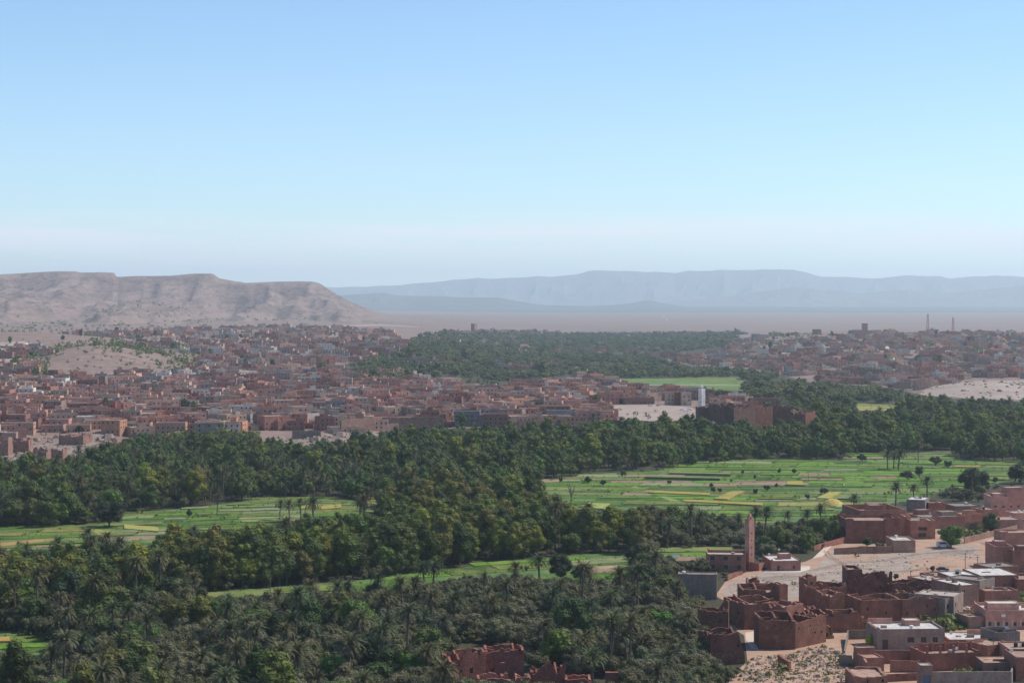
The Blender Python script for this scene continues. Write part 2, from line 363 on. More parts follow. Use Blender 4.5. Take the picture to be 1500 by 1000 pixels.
def crop_mat(name, rows=0.0):
    m, nt, b = new_mat(name); geo = nt.nodes.new('ShaderNodeNewGeometry'); P = geo.outputs['Position']
    oi = nt.nodes.new('ShaderNodeObjectInfo')
    n1 = noise(nt, 0.10, 6, P, 0.65); n2 = noise(nt, 1.6, 5, P, 0.75)
    f = nt.nodes.new('ShaderNodeMath'); f.operation = 'MULTIPLY'
    nt.links.new(mrange(nt, n1.outputs['Fac'], 0.3, 0.7, 0.7, 1.28), f.inputs[0]); nt.links.new(mrange(nt, n2.outputs['Fac'], 0.3, 0.7, 0.62, 1.38), f.inputs[1])
    vm = nt.nodes.new('ShaderNodeVectorMath'); vm.operation = 'SCALE'; nt.links.new(oi.outputs['Color'], vm.inputs[0]); nt.links.new(f.outputs[0], vm.inputs['Scale'])
    c = mix(nt, vm.outputs[0], (0.24, 0.20, 0.09), mrange(nt, n1.outputs['Fac'], 0.52, 0.70, 0, 0.6))
    nt.links.new(c, b.inputs['Base Color']); bump(nt, b, n2.outputs['Fac'], 0.9, 0.6)
    return m
M['crop'] = crop_mat('crop')
def water_mat():
    m, nt, b = new_mat('pond_water'); b.inputs['Base Color'].default_value = (0.25, 0.30, 0.33, 1); b.inputs['Roughness'].default_value = 0.12
    b.inputs['Specular IOR Level'].default_value = 0.6; return m
M['water'] = water_mat()
def mountain_mat(name, c1, c2):
    m, nt, b = new_mat(name); geo = nt.nodes.new('ShaderNodeNewGeometry')
    n1 = noise(nt, 0.0009, 8, geo.outputs['Position'], 0.7)
    nt.links.new(mix(nt, c1, c2, mrange(nt, n1.outputs['Fac'], 0.35, 0.65, 0, 1)), b.inputs['Base Color']); return m
M['mount'] = mountain_mat('mountain_rock', (0.10, 0.09, 0.085), (0.15, 0.13, 0.12))

M['mount2'] = mountain_mat('low_ridge_rock', (0.06, 0.055, 0.05), (0.10, 0.085, 0.08))
# ------------------------------------------------------------------ terrain
angs = np.unique(np.concatenate([np.linspace(-20, 20, 640), np.linspace(-180, 180, 97)]))
angs = angs[angs < 179.99] if True else angs
rad = np.concatenate([[1.0], np.arange(20, 340, 20), np.arange(340, 1240, 60), np.arange(1240, 2600, 9), np.geomspace(2600, 5000, 60)[:-1], np.linspace(5000, 7900, 230), np.geomspace(7950, 15000, 40), np.geomspace(16000, 70000, 24)])
TA, TR = np.meshgrid(np.radians(angs), rad)
TX, TY = TR * np.sin(TA), TR * np.cos(TA); TZ = hgt(TX, TY)
nr, na = TX.shape
verts = np.stack([TX.ravel(), TY.ravel(), TZ.ravel()], 1)
ii, jj = np.meshgrid(np.arange(nr - 1), np.arange(na), indexing='ij'); j2 = (jj + 1) % na
faces = np.stack([ii * na + jj, ii * na + j2, (ii + 1) * na + j2, (ii + 1) * na + jj], -1).reshape(-1, 4)[:, ::-1]
me = bpy.data.meshes.new('ground')
me.vertices.add(len(verts)); me.vertices.foreach_set('co', verts.ravel())
me.loops.add(faces.size); me.loops.foreach_set('vertex_index', faces.ravel().astype(np.int32))
me.polygons.add(len(faces)); me.polygons.foreach_set('loop_start', np.arange(0, faces.size, 4, dtype=np.int32))
me.materials.append(M['ground']); me.update(calc_edges=True); me.validate()
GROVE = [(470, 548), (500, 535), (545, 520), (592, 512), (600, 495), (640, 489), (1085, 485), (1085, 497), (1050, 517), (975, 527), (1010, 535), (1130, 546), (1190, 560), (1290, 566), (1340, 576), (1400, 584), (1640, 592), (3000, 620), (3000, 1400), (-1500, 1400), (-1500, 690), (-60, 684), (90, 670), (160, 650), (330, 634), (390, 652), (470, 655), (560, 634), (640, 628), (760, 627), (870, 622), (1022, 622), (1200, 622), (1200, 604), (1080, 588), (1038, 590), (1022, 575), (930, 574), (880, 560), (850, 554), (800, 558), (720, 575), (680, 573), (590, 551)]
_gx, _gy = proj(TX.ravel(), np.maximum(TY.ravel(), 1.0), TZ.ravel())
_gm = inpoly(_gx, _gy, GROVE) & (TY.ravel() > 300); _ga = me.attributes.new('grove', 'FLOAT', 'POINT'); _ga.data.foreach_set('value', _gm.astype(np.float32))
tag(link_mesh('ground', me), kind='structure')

def ridge(name, pts, dist, half, seed, x0=-2600, x1=4200, step=6, rows=26, mat='mount'):
    xs = np.arange(x0, x1, step, dtype=float); px_, py_ = zip(*pts)
    ycr = np.interp(xs, px_, py_) + 1.0 * (fbm(xs / 24.0, xs * 0, seed) - 0.47)
    zc = np.maximum(CAMZ + (440 - ycr) * dist / FPX, 0)
    ss = np.linspace(-1, 1, rows); V = []
    for s in ss:
        Dd = dist + s * half; X = (xs - 750) / FPX * Dd
        p = 1 - abs(s) ** 0.85
        ri = np.abs(fbm(xs / 45.0, xs * 0 + s * 2.5, seed + 5, 5) - 0.47) * 2.4
        z = zc * p * (1 - ri * min(1, abs(s) * 2.4) * 0.8) - 25 * (abs(s) > 0.97)
        V.append(np.stack([X, np.full_like(X, Dd), z], 1))
    V = np.array(V); n = len(xs); mb = MB(); mb.v = [tuple(p) for p in V.reshape(-1, 3)]
    for i in range(rows - 1):
        for j in range(n - 1): mb.f.append((i * n + j, i * n + j + 1, (i + 1) * n + j + 1, (i + 1) * n + j)); mb.m.append(0)
    o = mb.build(name, M[mat]); tag(o, kind='structure'); return o
ridge('mountains', [(-2600, 410), (-800, 400), (0, 405), (300, 417), (420, 421), (480, 418), (520, 417.5), (560, 415), (590, 414), (640, 409), (700, 404), (760, 402.5), (810, 401), (845, 398), (862, 393), (885, 391.5), (960, 394), (975, 395.5), (1010, 392), (1050, 391.5), (1110, 391), (1160, 391), (1185, 395), (1205, 401), (1240, 402), (1290, 404.5), (1330, 400), (1375, 399.5), (1390, 403), (1430, 401.5), (1460, 400), (1500, 402), (1600, 398), (1900, 404), (2600, 396), (4200, 405)], 30000, 4200, 31)
ridge('mountains', [(-2600, 440), (300, 446), (480, 446), (900, 447), (1040, 436), (1120, 424), (1165, 418), (1200, 422), (1260, 428), (1330, 422), (1380, 427), (1440, 421), (1500, 415), (1700, 410), (2200, 425), (4200, 430)], 24500, 2600, 57)
ridge('mountains', [(-2600, 440), (300, 440), (440, 437), (500, 431), (545, 427), (563, 426.5), (580, 430), (600, 432), (650, 432), (668, 434), (700, 434), (728, 433.5), (745, 438), (800, 446), (870, 448), (920, 444), (948, 438), (975, 444), (1010, 449), (4200, 450)], 20500, 1300, 77, mat='mount2')

# haze: the air itself, one even box
mh = bpy.data.materials.new('haze_air'); mh.use_nodes = True; nt = mh.node_tree; nt.nodes.clear()
mo = nt.nodes.new('ShaderNodeOutputMaterial'); pv = nt.nodes.new('ShaderNodeVolumePrincipled')
pv.inputs['Color'].default_value = (*HAZE_COLOR, 1); pv.inputs['Density'].default_value = HAZE_DENSITY; pv.inputs['Anisotropy'].default_value = 0.25
nt.links.new(pv.outputs[0], mo.inputs['Volume'])
hb = MB(); hb.box(-36000, 36000, -3000, 36000, -30, 640, bottom=True)
tag(hb.build('haze', mh), kind='stuff')

# draped sheets
def drape(name, poly, dz, mat, step=12.0, kind='structure', color=None, world_pts=None, thick=0.0):
    pts = world_pts or [G(x, y) for x, y in poly]
    bm = bmesh.new(); vs = [bm.verts.new((p[0], p[1], 0)) for p in pts]; bm.faces.new(vs)
    bmesh.ops.triangulate(bm, faces=bm.faces[:])
    xs = [p[0] for p in pts]; ys = [p[1] for p in pts]
    if step:
        for ax, lo, hi in ((0, min(xs), max(xs)), (1, min(ys), max(ys))):
            st = max(step, (hi - lo) / 60); k = lo + st
            while k < hi:
                co = (k, 0, 0) if ax == 0 else (0, k, 0); no = (1, 0, 0) if ax == 0 else (0, 1, 0)
                bmesh.ops.bisect_plane(bm, geom=bm.verts[:] + bm.edges[:] + bm.faces[:], plane_co=co, plane_no=no, dist=1e-4); k += st
    for v in bm.verts: v.co.z = hz(v.co.x, v.co.y) + dz
    for f in bm.faces:
        if f.normal.z < 0: f.normal_flip()
    if thick:
        be = [e for e in bm.edges if len(e.link_faces) == 1]
        r = bmesh.ops.extrude_edge_only(bm, edges=be)
        for v in [g for g in r['geom'] if isinstance(g, bmesh.types.BMVert)]: v.co.z -= thick
    bm.normal_update()
    me = bpy.data.meshes.new(name); bm.to_mesh(me); bm.free(); me.materials.append(mat)
    o = link_mesh(name, me, color=color); tag(o, kind=kind); return o

# ------------------------------------------------------------------ clear areas (what shows between the trees)
F1 = [(742, 716), (800, 705), (860, 694), (955, 690), (1060, 676), (1100, 672), (1235, 674), (1262, 662), (1330, 664), (1392, 660), (1400, 674), (1480, 676), (1500, 680), (1500, 700), (1440, 712), (1390, 716), (1330, 735), (1245, 745), (1200, 765), (1128, 768), (1030, 752), (1010, 757), (960, 742), (900, 748), (850, 746), (800, 722)]
F2 = [(-20, 772), (80, 772), (130, 768), (178, 764), (178, 750), (255, 746), (345, 736), (400, 727), (480, 728), (552, 735), (552, 752), (500, 757), (400, 768), (340, 780), (255, 777), (205, 805), (150, 798), (60, 808), (-20, 812)]
F3 = [(225, 872), (320, 866), (420, 858), (520, 850), (640, 836), (740, 822), (860, 811), (920, 808), (930, 848), (860, 852), (770, 845), (700, 846), (600, 862), (480, 868), (395, 876), (300, 876)]
F4 = [(-20, 922), (25, 925), (90, 945), (80, 962), (0, 958), (-20, 955)]
F5 = [(868, 555), (1075, 553), (1090, 562), (1080, 572), (1000, 572), (900, 565)]
F6 = [(960, 805), (1035, 802), (1042, 812), (1032, 822), (985, 820)]
F7 = [(1252, 590), (1305, 592), (1318, 600), (1260, 602)]
VILL = [(1052, 1020), (1095, 984), (1045, 968), (1034, 930), (1026, 893), (1047, 880), (1012, 868), (998, 862), (996, 842), (1050, 840), (1062, 850), (1088, 842), (1040, 829), (1034, 803), (1090, 803), (1092, 754), (1104, 754), (1108, 826), (1130, 818), (1140, 810), (1192, 812), (1206, 806), (1208, 797), (1222, 795), (1240, 792), (1240, 757), (1256, 735), (1325, 735), (1330, 725), (1362, 725), (1400, 735), (1438, 735), (1443, 720), (1510, 710), (1900, 700), (1900, 1020)]
TOWN_L = [(-900, 505), (-900, 690), (-30, 676), (100, 672), (150, 653), (200, 637), (330, 636), (380, 643), (440, 655), (520, 640), (600, 630), (700, 628), (760, 625), (870, 619), (1020, 616), (1110, 622), (1190, 618), (1190, 613), (1130, 601), (1090, 590), (1038, 587), (1030, 562), (1024, 562), (1020, 575), (930, 565), (870, 553), (840, 550), (790, 556), (760, 560), (700, 577), (640, 567), (570, 561), (480, 556), (500, 535), (545, 520), (590, 512), (575, 495), (480, 480), (200, 478)]
TOWN_R = [(990, 526), (1050, 517), (1085, 492), (1250, 470), (1500, 470), (2300, 470), (2300, 605), (1500, 585), (1400, 582), (1370, 580), (1340, 575), (1290, 563), (1190, 556), (1130, 541), (1010, 532)]
RUIN_B = [(660, 1003), (664, 955), (680, 942), (768, 950), (772, 985), (790, 985), (812, 975), (828, 996), (905, 990), (905, 1004)]
CLEARS = [F1, F2, F3, F4, F5, F6, F7, VILL, TOWN_L, TOWN_R, RUIN_B]
BARE = [(380, 632), (560, 628), (560, 648), (470, 664), (380, 660)]

# ------------------------------------------------------------------ fields
GREENS = [((0.078, 0.152, 0.018), 4), ((0.112, 0.205, 0.022), 3.4), ((0.060, 0.108, 0.020), 2.6), ((0.130, 0.170, 0.034), 2), ((0.15, 0.18, 0.05), 1.3), ((0.24, 0.215, 0.06), 0.6), ((0.25, 0.17, 0.11), 0.8), ((0.20, 0.22, 0.10), 0.8)]
def pick_green(r, weights=None):
    w = weights or [g[1] for g in GREENS]
    return r.choices([g[0] for g in GREENS], w)[0]
fr = random.Random(11)
TUFTS = []
def fields(poly, ang, dmin, dmax, lmin, lmax, weights=None):
    drape('field', poly, 0.03, M['crop'], 0, color=(0.10, 0.17, 0.05))
    pts = [G(x, y) for x, y in poly]; P2 = [(p.x, p.y) for p in pts]
    ca, sa = math.cos(ang), math.sin(ang)
    L2 = [(x * ca + y * sa, -x * sa + y * ca) for x, y in P2]
    ymin, ymax = min(p[1] for p in L2), max(p[1] for p in L2); xmin, xmax = min(p[0] for p in L2), max(p[0] for p in L2)
    y = ymin
    while y < ymax:
        d = fr.uniform(dmin, dmax); x = xmin - fr.uniform(0, lmax)
        sk = fr.uniform(-0.04, 0.04)
        while x < xmax:
            l = fr.uniform(lmin, lmax); g = fr.uniform(0.4, 1.2)
            cs = [(x + g, y + g), (x + l, y + g), (x + l, y + d), (x + g, y + d)]
            cs = [(a + (b - y) * 0.15, b + (a - xmin) * sk) for a, b in cs]
            cx, cy = sum(c[0] for c in cs) / 4, sum(c[1] for c in cs) / 4
            if inpoly(np.array([cx]), np.array([cy]), L2)[0]:
                E = []
                for q in range(4):
                    (a0, b0), (a1, b1) = cs[q], cs[(q + 1) % 4]; m_ = max(1, int(math.hypot(a1 - a0, b1 - b0) / 5))
                    for k_ in range(m_): E.append((a0 + (a1 - a0) * k_ / m_ + fr.uniform(-0.5, 0.5), b0 + (b1 - b0) * k_ / m_ + fr.uniform(-0.7, 0.7)))
                W = [(a * ca - b * sa, a * sa + b * ca) for a, b in E]
                for p_ in W:
                    if fr.random() < 0.55: TUFTS.append((p_[0], p_[1]))
                col = pick_green(fr, weights); v = fr.uniform(0.85, 1.15)
                hgt_ = fr.choice([0.12, 0.15, 0.2, 0.3, 0.4]) if col[1] > 0.12 and col[0] < 0.3 else (0.6 if col[0] > 0.3 else 0.10)
                drape('field', None, 0.03 + hgt_ , M['crop'], 0, color=tuple(c * v for c in col), world_pts=W, thick=hgt_)
            x += l
        y += d
fields(F1, R(-3), 7, 19, 14, 46)
fields(F2, R(14), 5, 13, 12, 34, [3, 1.5, 3, 3, 3.5, 0.9, 0.8, 2])
fields(F3, R(24), 7, 18, 20, 50, [4, 4, 2, 2, 1, 0.4, 0.7, 0.6])
fields(F4, R(12), 6, 12, 10, 25, [4, 4, 2, 2, 1, 0.3, 0.4, 0.6])
fields(F5, R(-3), 30, 60, 60, 160, [1, 0.2, 2, 3, 4, 0.4, 0.2, 1])
fields(F6, R(5), 8, 16, 16, 30, [2, 1, 2, 2, 2, 0.4, 0.8, 1])
fields(F7, R(0), 20, 40, 40, 80, [1, 0, 1, 2, 3, 3, 1, 1])
def px_field(pts, h, col):
    h = h * 0.55; drape('field', pts, 0.05 + h, M['crop'], 0, color=col, thick=h)
YEL = (0.33, 0.27, 0.062)
for pts, h, col in [([(1002, 733), (1118, 739), (1116, 742), (1000, 736)], 1.4, YEL), ([(1045, 732), (1072, 721), (1091, 721), (1066, 733)], 1.3, YEL),
    ([(950, 720), (1040, 724), (1040, 727), (950, 723)], 1.4, YEL), ([(1152, 712), (1154, 707), (1175, 707), (1179, 713)], 1.9, YEL), ([(1196, 731), (1215, 722), (1232, 722), (1215, 732)], 1.3, (0.36, 0.31, 0.08)),
    ([(848, 744), (862, 738), (894, 739), (885, 747)], 1.2, (0.30, 0.32, 0.09)), ([(1000, 735), (930, 712), (925, 713), (990, 737)], 0.3, (0.2, 0.26, 0.07)),
    ([(945, 700), (1055, 702), (1055, 704.5), (945, 702)], 2.6, (0.15, 0.17, 0.07)), ([(980, 694), (1070, 696), (1070, 698), (980, 696)], 2.6, (0.2, 0.2, 0.1)),
    ([(1048, 713), (1075, 714), (1075, 718), (1048, 717)], 0.1, (0.26, 0.13, 0.10)), ([(1232, 707), (1268, 698), (1264, 703), (1236, 711)], 0.1, (0.42, 0.28, 0.2)),
    ([(795, 700), (850, 700), (850, 705), (790, 706)], 0.1, (0.30, 0.21, 0.15)), ([(855, 830), (905, 828), (905, 833), (852, 834)], 0.1, (0.36, 0.26, 0.18)),
    ([(0, 797), (80, 789), (80, 793), (0, 802)], 0.9, (0.34, 0.22, 0.08)), ([(182, 770), (232, 774), (232, 780), (182, 776)], 1.2, (0.34, 0.31, 0.08)), ([(125, 775), (170, 780), (150, 788), (120, 783)], 1.1, (0.27, 0.28, 0.07)),
    ([(-10, 936), (14, 934), (14, 941), (-10, 942)], 1.0, (0.42, 0.26, 0.08)), ([(66, 955), (82, 952), (84, 958), (68, 960)], 0.9, (0.42, 0.32, 0.07)),
    ([(470, 742), (500, 740), (500, 745), (470, 747)], 1.0, YEL), ([(540, 730), (552, 728), (552, 752), (535, 752)], 1.0, (0.30, 0.30, 0.08)),
    ([(440, 742), (470, 739), (470, 744), (440, 746)], 1.0, (0.33, 0.31, 0.08))]: px_field(pts, h, col)
# rounded heap of ripe crop
mb = MB(); c = G(1220, 739); 
for ring in range(6):
    r0 = 5.2 * (1 - ring / 6) ** 0.5; z0 = 2.6 * ring / 5
    for k in range(20): mb.v.append((r0 * 1.0 * math.cos(k * math.pi / 10) * fr.uniform(0.96, 1.04), r0 * 1.5 * math.sin(k * math.pi / 10), z0 * fr.uniform(0.94, 1.03)))
for ring in range(5):
    for k in range(20): mb.f.append((ring * 20 + k, ring * 20 + (k + 1) % 20, (ring + 1) * 20 + (k + 1) % 20, (ring + 1) * 20 + k)); mb.m.append(0)
mb.f.append(tuple(100 + k for k in range(20))); mb.m.append(0)
o = mb.build('crop_stack', M['crop'], loc=c, color=(0.46, 0.35, 0.10)); tag(o, 'golden rounded stack of harvested crop in the green fields beyond the minaret', 'haystack')

# pond, village ground, tracks, squares
drape('water', [(979, 816), (984, 813), (1006, 815), (1008, 818), (990, 819)], 0.12, M['water'], 0)
drape('village_ground', [(1040, 1100), (1070, 990), (1095, 968), (1090, 930), (1066, 915), (1062, 880), (1048, 872), (1062, 852), (1092, 838), (1130, 833), (1180, 822), (1212, 808), (1216, 796), (1240, 788), (1330, 760), (1420, 742), (1560, 735), (1800, 760), (1800, 1100)], 0.03, M['orange_soil'], 0)
drape('stony_lot', [(1056, 868), (1072, 852), (1120, 838), (1190, 834), (1215, 812), (1222, 806), (1300, 812), (1345, 806), (1372, 800), (1425, 798), (1440, 806), (1405, 822), (1360, 826), (1330, 838), (1250, 848), (1180, 862), (1160, 885), (1085, 885), (1070, 878)], 0.07, M['lot'], 0)
drape('path', [(1205, 815), (1218, 800), (1222, 794), (1212, 793), (1206, 803), (1190, 818)], 0.11, M['track'], 0)
def tyre_track(pts, w=0.45, gap=1.5, mat='track'):
    P_ = [G(x, y) for x, y in pts]; Q = []
    for i in range(len(P_) - 1):
        for k in range(6): Q.append(P_[i].lerp(P_[i + 1], k / 6))
    Q.append(P_[-1])
    for s_ in (-gap / 2, gap / 2):
        L_, R_ = [], []
        for i, p in enumerate(Q):
            d = (Q[min(i + 1, len(Q) - 1)] - Q[max(i - 1, 0)]); d.z = 0; d.normalize(); n_ = Vector((-d.y, d.x, 0)); L_.append(p + n_ * (s_ - w / 2)); R_.append(p + n_ * (s_ + w / 2))
        mb = MB()
        for i in range(len(Q) - 1): mb.quad(L_[i] + Vector((0, 0, 0.19)), R_[i] + Vector((0, 0, 0.19)), R_[i + 1] + Vector((0, 0, 0.19)), L_[i + 1] + Vector((0, 0, 0.19)))
        tag(mb.build('wheel_track', M[mat]), kind='structure')
tyre_track([(1452, 836), (1446, 824), (1425, 815), (1390, 812), (1340, 820), (1280, 832), (1215, 838), (1160, 848), (1110, 858), (1078, 870)])
tyre_track([(1440, 806), (1400, 806), (1340, 812), (1290, 822), (1240, 824), (1205, 832), (1188, 836)], mat='orange_soil')
tyre_track([(1210, 806), (1215, 815), (1240, 828), (1300, 838), (1350, 834), (1376, 838)], mat='orange_soil')
drape('dirt_patch', [(1330, 822), (1350, 816), (1392, 814), (1415, 818), (1402, 828), (1362, 832), (1338, 830)], 0.10, M['orange_soil'], 0)
drape('dirt_patch', [(1216, 816), (1250, 812), (1290, 814), (1280, 819), (1236, 821)], 0.10, M['orange_soil'], 0)
drape('dirt_patch', [(1376, 810), (1400, 806), (1430, 805), (1424, 811), (1392, 813)], 0.115, M['rock'], 0)
drape('dirt_patch', [(1110, 846), (1150, 842), (1180, 844), (1160, 850), (1122, 852)], 0.10, M['rock'], 0)
drape('road', [(1430, 838), (1442, 822), (1455, 808), (1452, 800), (1438, 795), (1450, 791), (1472, 790), (1470, 800), (1462, 815), (1458, 840)], 0.11, M['track'], 0)
drape('road', [(1436, 795), (1470, 789), (1500, 778), (1560, 765), (1570, 770), (1500, 786), (1470, 796), (1450, 800)], 0.15, M['asphalt'], 0)
drape('courtyard_ground', [(1092, 936), (1092, 926), (1112, 924), (1112, 946), (1120, 952), (1100, 950)], 0.09, M['track'], 0)
drape('town_square', [(870, 617), (872, 604), (888, 594), (960, 592), (1012, 596), (1025, 604), (1022, 617), (950, 619)], 0.12, M['lot2'], 10)
drape('rocky_bank', [(385, 656), (392, 643), (470, 640), (560, 632), (575, 637), (520, 646), (470, 660), (430, 668)], 0.5, M['rock'], 6)
drape('rocky_bank', [(-30, 682), (-30, 668), (30, 655), (100, 640), (160, 634), (170, 640), (130, 655), (90, 672), (20, 684)], 0.4, M['rock'], 6)
drape('bare_slope', [(1345, 580), (1380, 562), (1430, 558), (1560, 556), (1560, 588), (1430, 586), (1400, 582)], 0.3, M['lot2'], 12)
drape('bare_slope', [(0, 516), (0, 502), (36, 500), (46, 506), (40, 520), (18, 530), (-60, 535)], 0.5, M['lot2'], 20)
drape('road', [(33, 519), (38, 503), (46, 503), (42, 519)], 1.1, M['terrace'], 20)
drape('road', [(1296, 509), (1303, 519), (1312, 531), (1303, 532), (1322, 534), (1326, 529), (1313, 519), (1305, 513), (1299, 507)], 0.8, M['terrace'], 20)
drape('road', [(468, 479.0), (560, 475.5), (630, 481), (560, 478), (480, 481)], 1.0, M['lot2'], 60)
drape('road', [(970, 461), (972, 461), (980, 470), (977, 470)], 1.2, M['lot2'], 60)

# ------------------------------------------------------------------ buildings of the near village
def top_z(px, ytop, P):
    r = ray(px, ytop); return CAMZ + r[2] * P.y / r[1]
def frame_px(xl, yl, xr, yr):
    a = G(xl, yl); b = G(xr, yr); d = b - a; w = math.hypot(d.x, d.y); rz = math.atan2(d.y, d.x)
    return a, w, rz
def wall_open(mb, w, h, ops, tf, rev=0.25, seal=True):
    """a wall face with real openings; tf maps (u, depth, z) to local"""
    us = sorted({0.0, w} | {u for o in ops for u in (o[0], o[0] + o[2])}); zs = sorted({0.0, h} | {z for o in ops for z in (o[1], o[1] + o[3])})
    for i in range(len(us) - 1):
        for j in range(len(zs) - 1):
            cu = (us[i] + us[i + 1]) / 2; cz = (zs[j] + zs[j + 1]) / 2
            if any(o[0] < cu < o[0] + o[2] and o[1] < cz < o[1] + o[3] for o in ops): continue
            mb.quad(tf(us[i], 0, zs[j]), tf(us[i + 1], 0, zs[j]), tf(us[i + 1], 0, zs[j + 1]), tf(us[i], 0, zs[j + 1]))
    for o in ops:
        u0, z0, u1, z1 = o[0], o[1], o[0] + o[2], o[1] + o[3]
        mb.quad(tf(u0, 0, z0), tf(u1, 0, z0), tf(u1, rev, z0), tf(u0, rev, z0)); mb.quad(tf(u0, 0, z1), tf(u0, rev, z1), tf(u1, rev, z1), tf(u1, 0, z1))
        mb.quad(tf(u0, 0, z0), tf(u0, rev, z0), tf(u0, rev, z1), tf(u0, 0, z1)); mb.quad(tf(u1, 0, z0), tf(u1, 0, z1), tf(u1, rev, z1), tf(u1, rev, z0))
def side_tf(side, w, d):
    return {'f': lambda u, q, z: (u, q, z), 'r': lambda u, q, z: (w - q, u, z), 'b': lambda u, q, z: (w - u, d - q, z), 'l': lambda u, q, z: (q, d - u, z)}[side]
def add_opening(parent, tf, o, x0, y0, z0, winmat, framemat):
    u, z, w, h, kind = o
    off = lambda p: (p[0] + x0, p[1] + y0, p[2] + z0)
    mb = MB(); e = 0.07; rv = 0.16
    mb.quad(off(tf(u, 0.2, z)), off(tf(u + w, 0.2, z)), off(tf(u + w, 0.2, z + h)), off(tf(u, 0.2, z + h)))
    if kind == 'door': p = mb.build('door', M['door'], parent); return
    if kind == 'blue': p = mb.build('door', M['blue_door'], parent); return
    p = mb.build('window', winmat, parent)
    fb = MB()
    def fbx(u0, u1, z0_, z1_):
        q = [off(tf(a, r_, b)) for r_ in (0.12, 0.19) for a, b in ((u0, z0_), (u1, z0_), (u1, z1_), (u0, z1_))]
        fb.quad(q[0], q[1], q[2], q[3]); fb.quad(q[0], q[1], q[5], q[4]); fb.quad(q[3], q[2], q[6], q[7]); fb.quad(q[0], q[3], q[7], q[4]); fb.quad(q[1], q[2], q[6], q[5])
    fbx(u, u + w, z, z + e); fbx(u, u + w, z + h - e, z + h); fbx(u, u + e, z + e, z + h - e); fbx(u + w - e, u + w, z + e, z + h - e)
    fbx(u + w / 2 - e / 2, u + w / 2 + e / 2, z + e, z + h - e)
    fb.build('frame', framemat, p)
def house_block(root, x0, y0, z0, w, d, h, wall, roofc, par=0.6, th=0.3, ops=None, merlon=False, mat='plaster', name='wall', pcol=None, wf='frame', roof=True):
    mb = MB(); ops = ops or {}
    off = lambda p: (p[0] + x0, p[1] + y0, p[2] + z0)
    for sd in 'frbl':
        tf0 = side_tf(sd, w, d); L = w if sd in 'fb' else d
        wall_open(mb, L, h, [o[:4] for o in ops.get(sd, [])], lambda u, q, z, t=tf0: off(t(u, q, z)))
    a, b_, c_, d_ = (x0, y0), (x0 + w, y0), (x0 + w, y0 + d), (x0, y0 + d)
    A, B, C_, D_ = (x0 + th, y0 + th), (x0 + w - th, y0 + th), (x0 + w - th, y0 + d - th), (x0 + th, y0 + d - th)
    zt = z0 + h; zr = zt - par
    for p, q, r_, s_ in ((a, b_, B, A), (b_, c_, C_, B), (c_, d_, D_, C_), (d_, a, A, D_)):
        mb.quad((*p, zt), (*q, zt), (*r_, zt), (*s_, zt))
        mb.quad((*s_, zt), (*r_, zt), (*r_, zr), (*s_, zr))
    if merlon:
        for (cx, cy) in (a, b_, c_, d_):
            sx_ = 1 if cx == x0 else -1; sy_ = 1 if cy == y0 else -1
            n = len(mb.v); hh = 0.75
            q = [(cx, cy), (cx + sx_ * 0.8, cy), (cx + sx_ * 0.8, cy + sy_ * th), (cx, cy + sy_ * th)]
            ap = (cx + sx_ * 0.08, cy + sy_ * 0.1, zt + hh)
            mb.v += [(*p, zt) for p in q] + [ap]
            for k in range(4): mb.f.append((n + k, n + (k + 1) % 4, n + 4)); mb.m.append(0)
            n = len(mb.v); q = [(cx, cy), (cx, cy + sy_ * 0.8), (cx + sx_ * th, cy + sy_ * 0.8), (cx + sx_ * th, cy)]
            mb.v += [(*p, zt) for p in q] + [ap]
            for k in range(4): mb.f.append((n + k, n + (k + 1) % 4, n + 4)); mb.m.append(0)
    wo = mb.build(name, M[mat], root, color=wall)
    if roof:
        rb = MB(); rb.quad((*A, zr), (*B, zr), (*C_, zr), (*D_, zr)); rb.build('roof', M['roof'], root, color=roofc)
    for sd in ops:
        for o in ops[sd]: add_opening(root, side_tf(sd, w, d), o if len(o) == 5 else (*o, 'win'), x0, y0, z0, M['pane'], M[wf])
    return wo
ADOBE = (0.25, 0.108, 0.073); ADOBE_D = (0.19, 0.083, 0.058); PINK = (0.50, 0.245, 0.18); SALMON = (0.56, 0.29, 0.22)
ORANGE = (0.50, 0.225, 0.135); TAN = (0.40, 0.27, 0.20); GREYW = (0.235, 0.185, 0.155); BEIGE = (0.29, 0.215, 0.175); WHITE = (0.60, 0.56, 0.51)
PALE = (0.46, 0.38, 0.32); MUDROOF = (0.36, 0.235, 0.18); CONC = (0.27, 0.225, 0.19); CREAM = (0.55, 0.46, 0.36)
NEARB = []
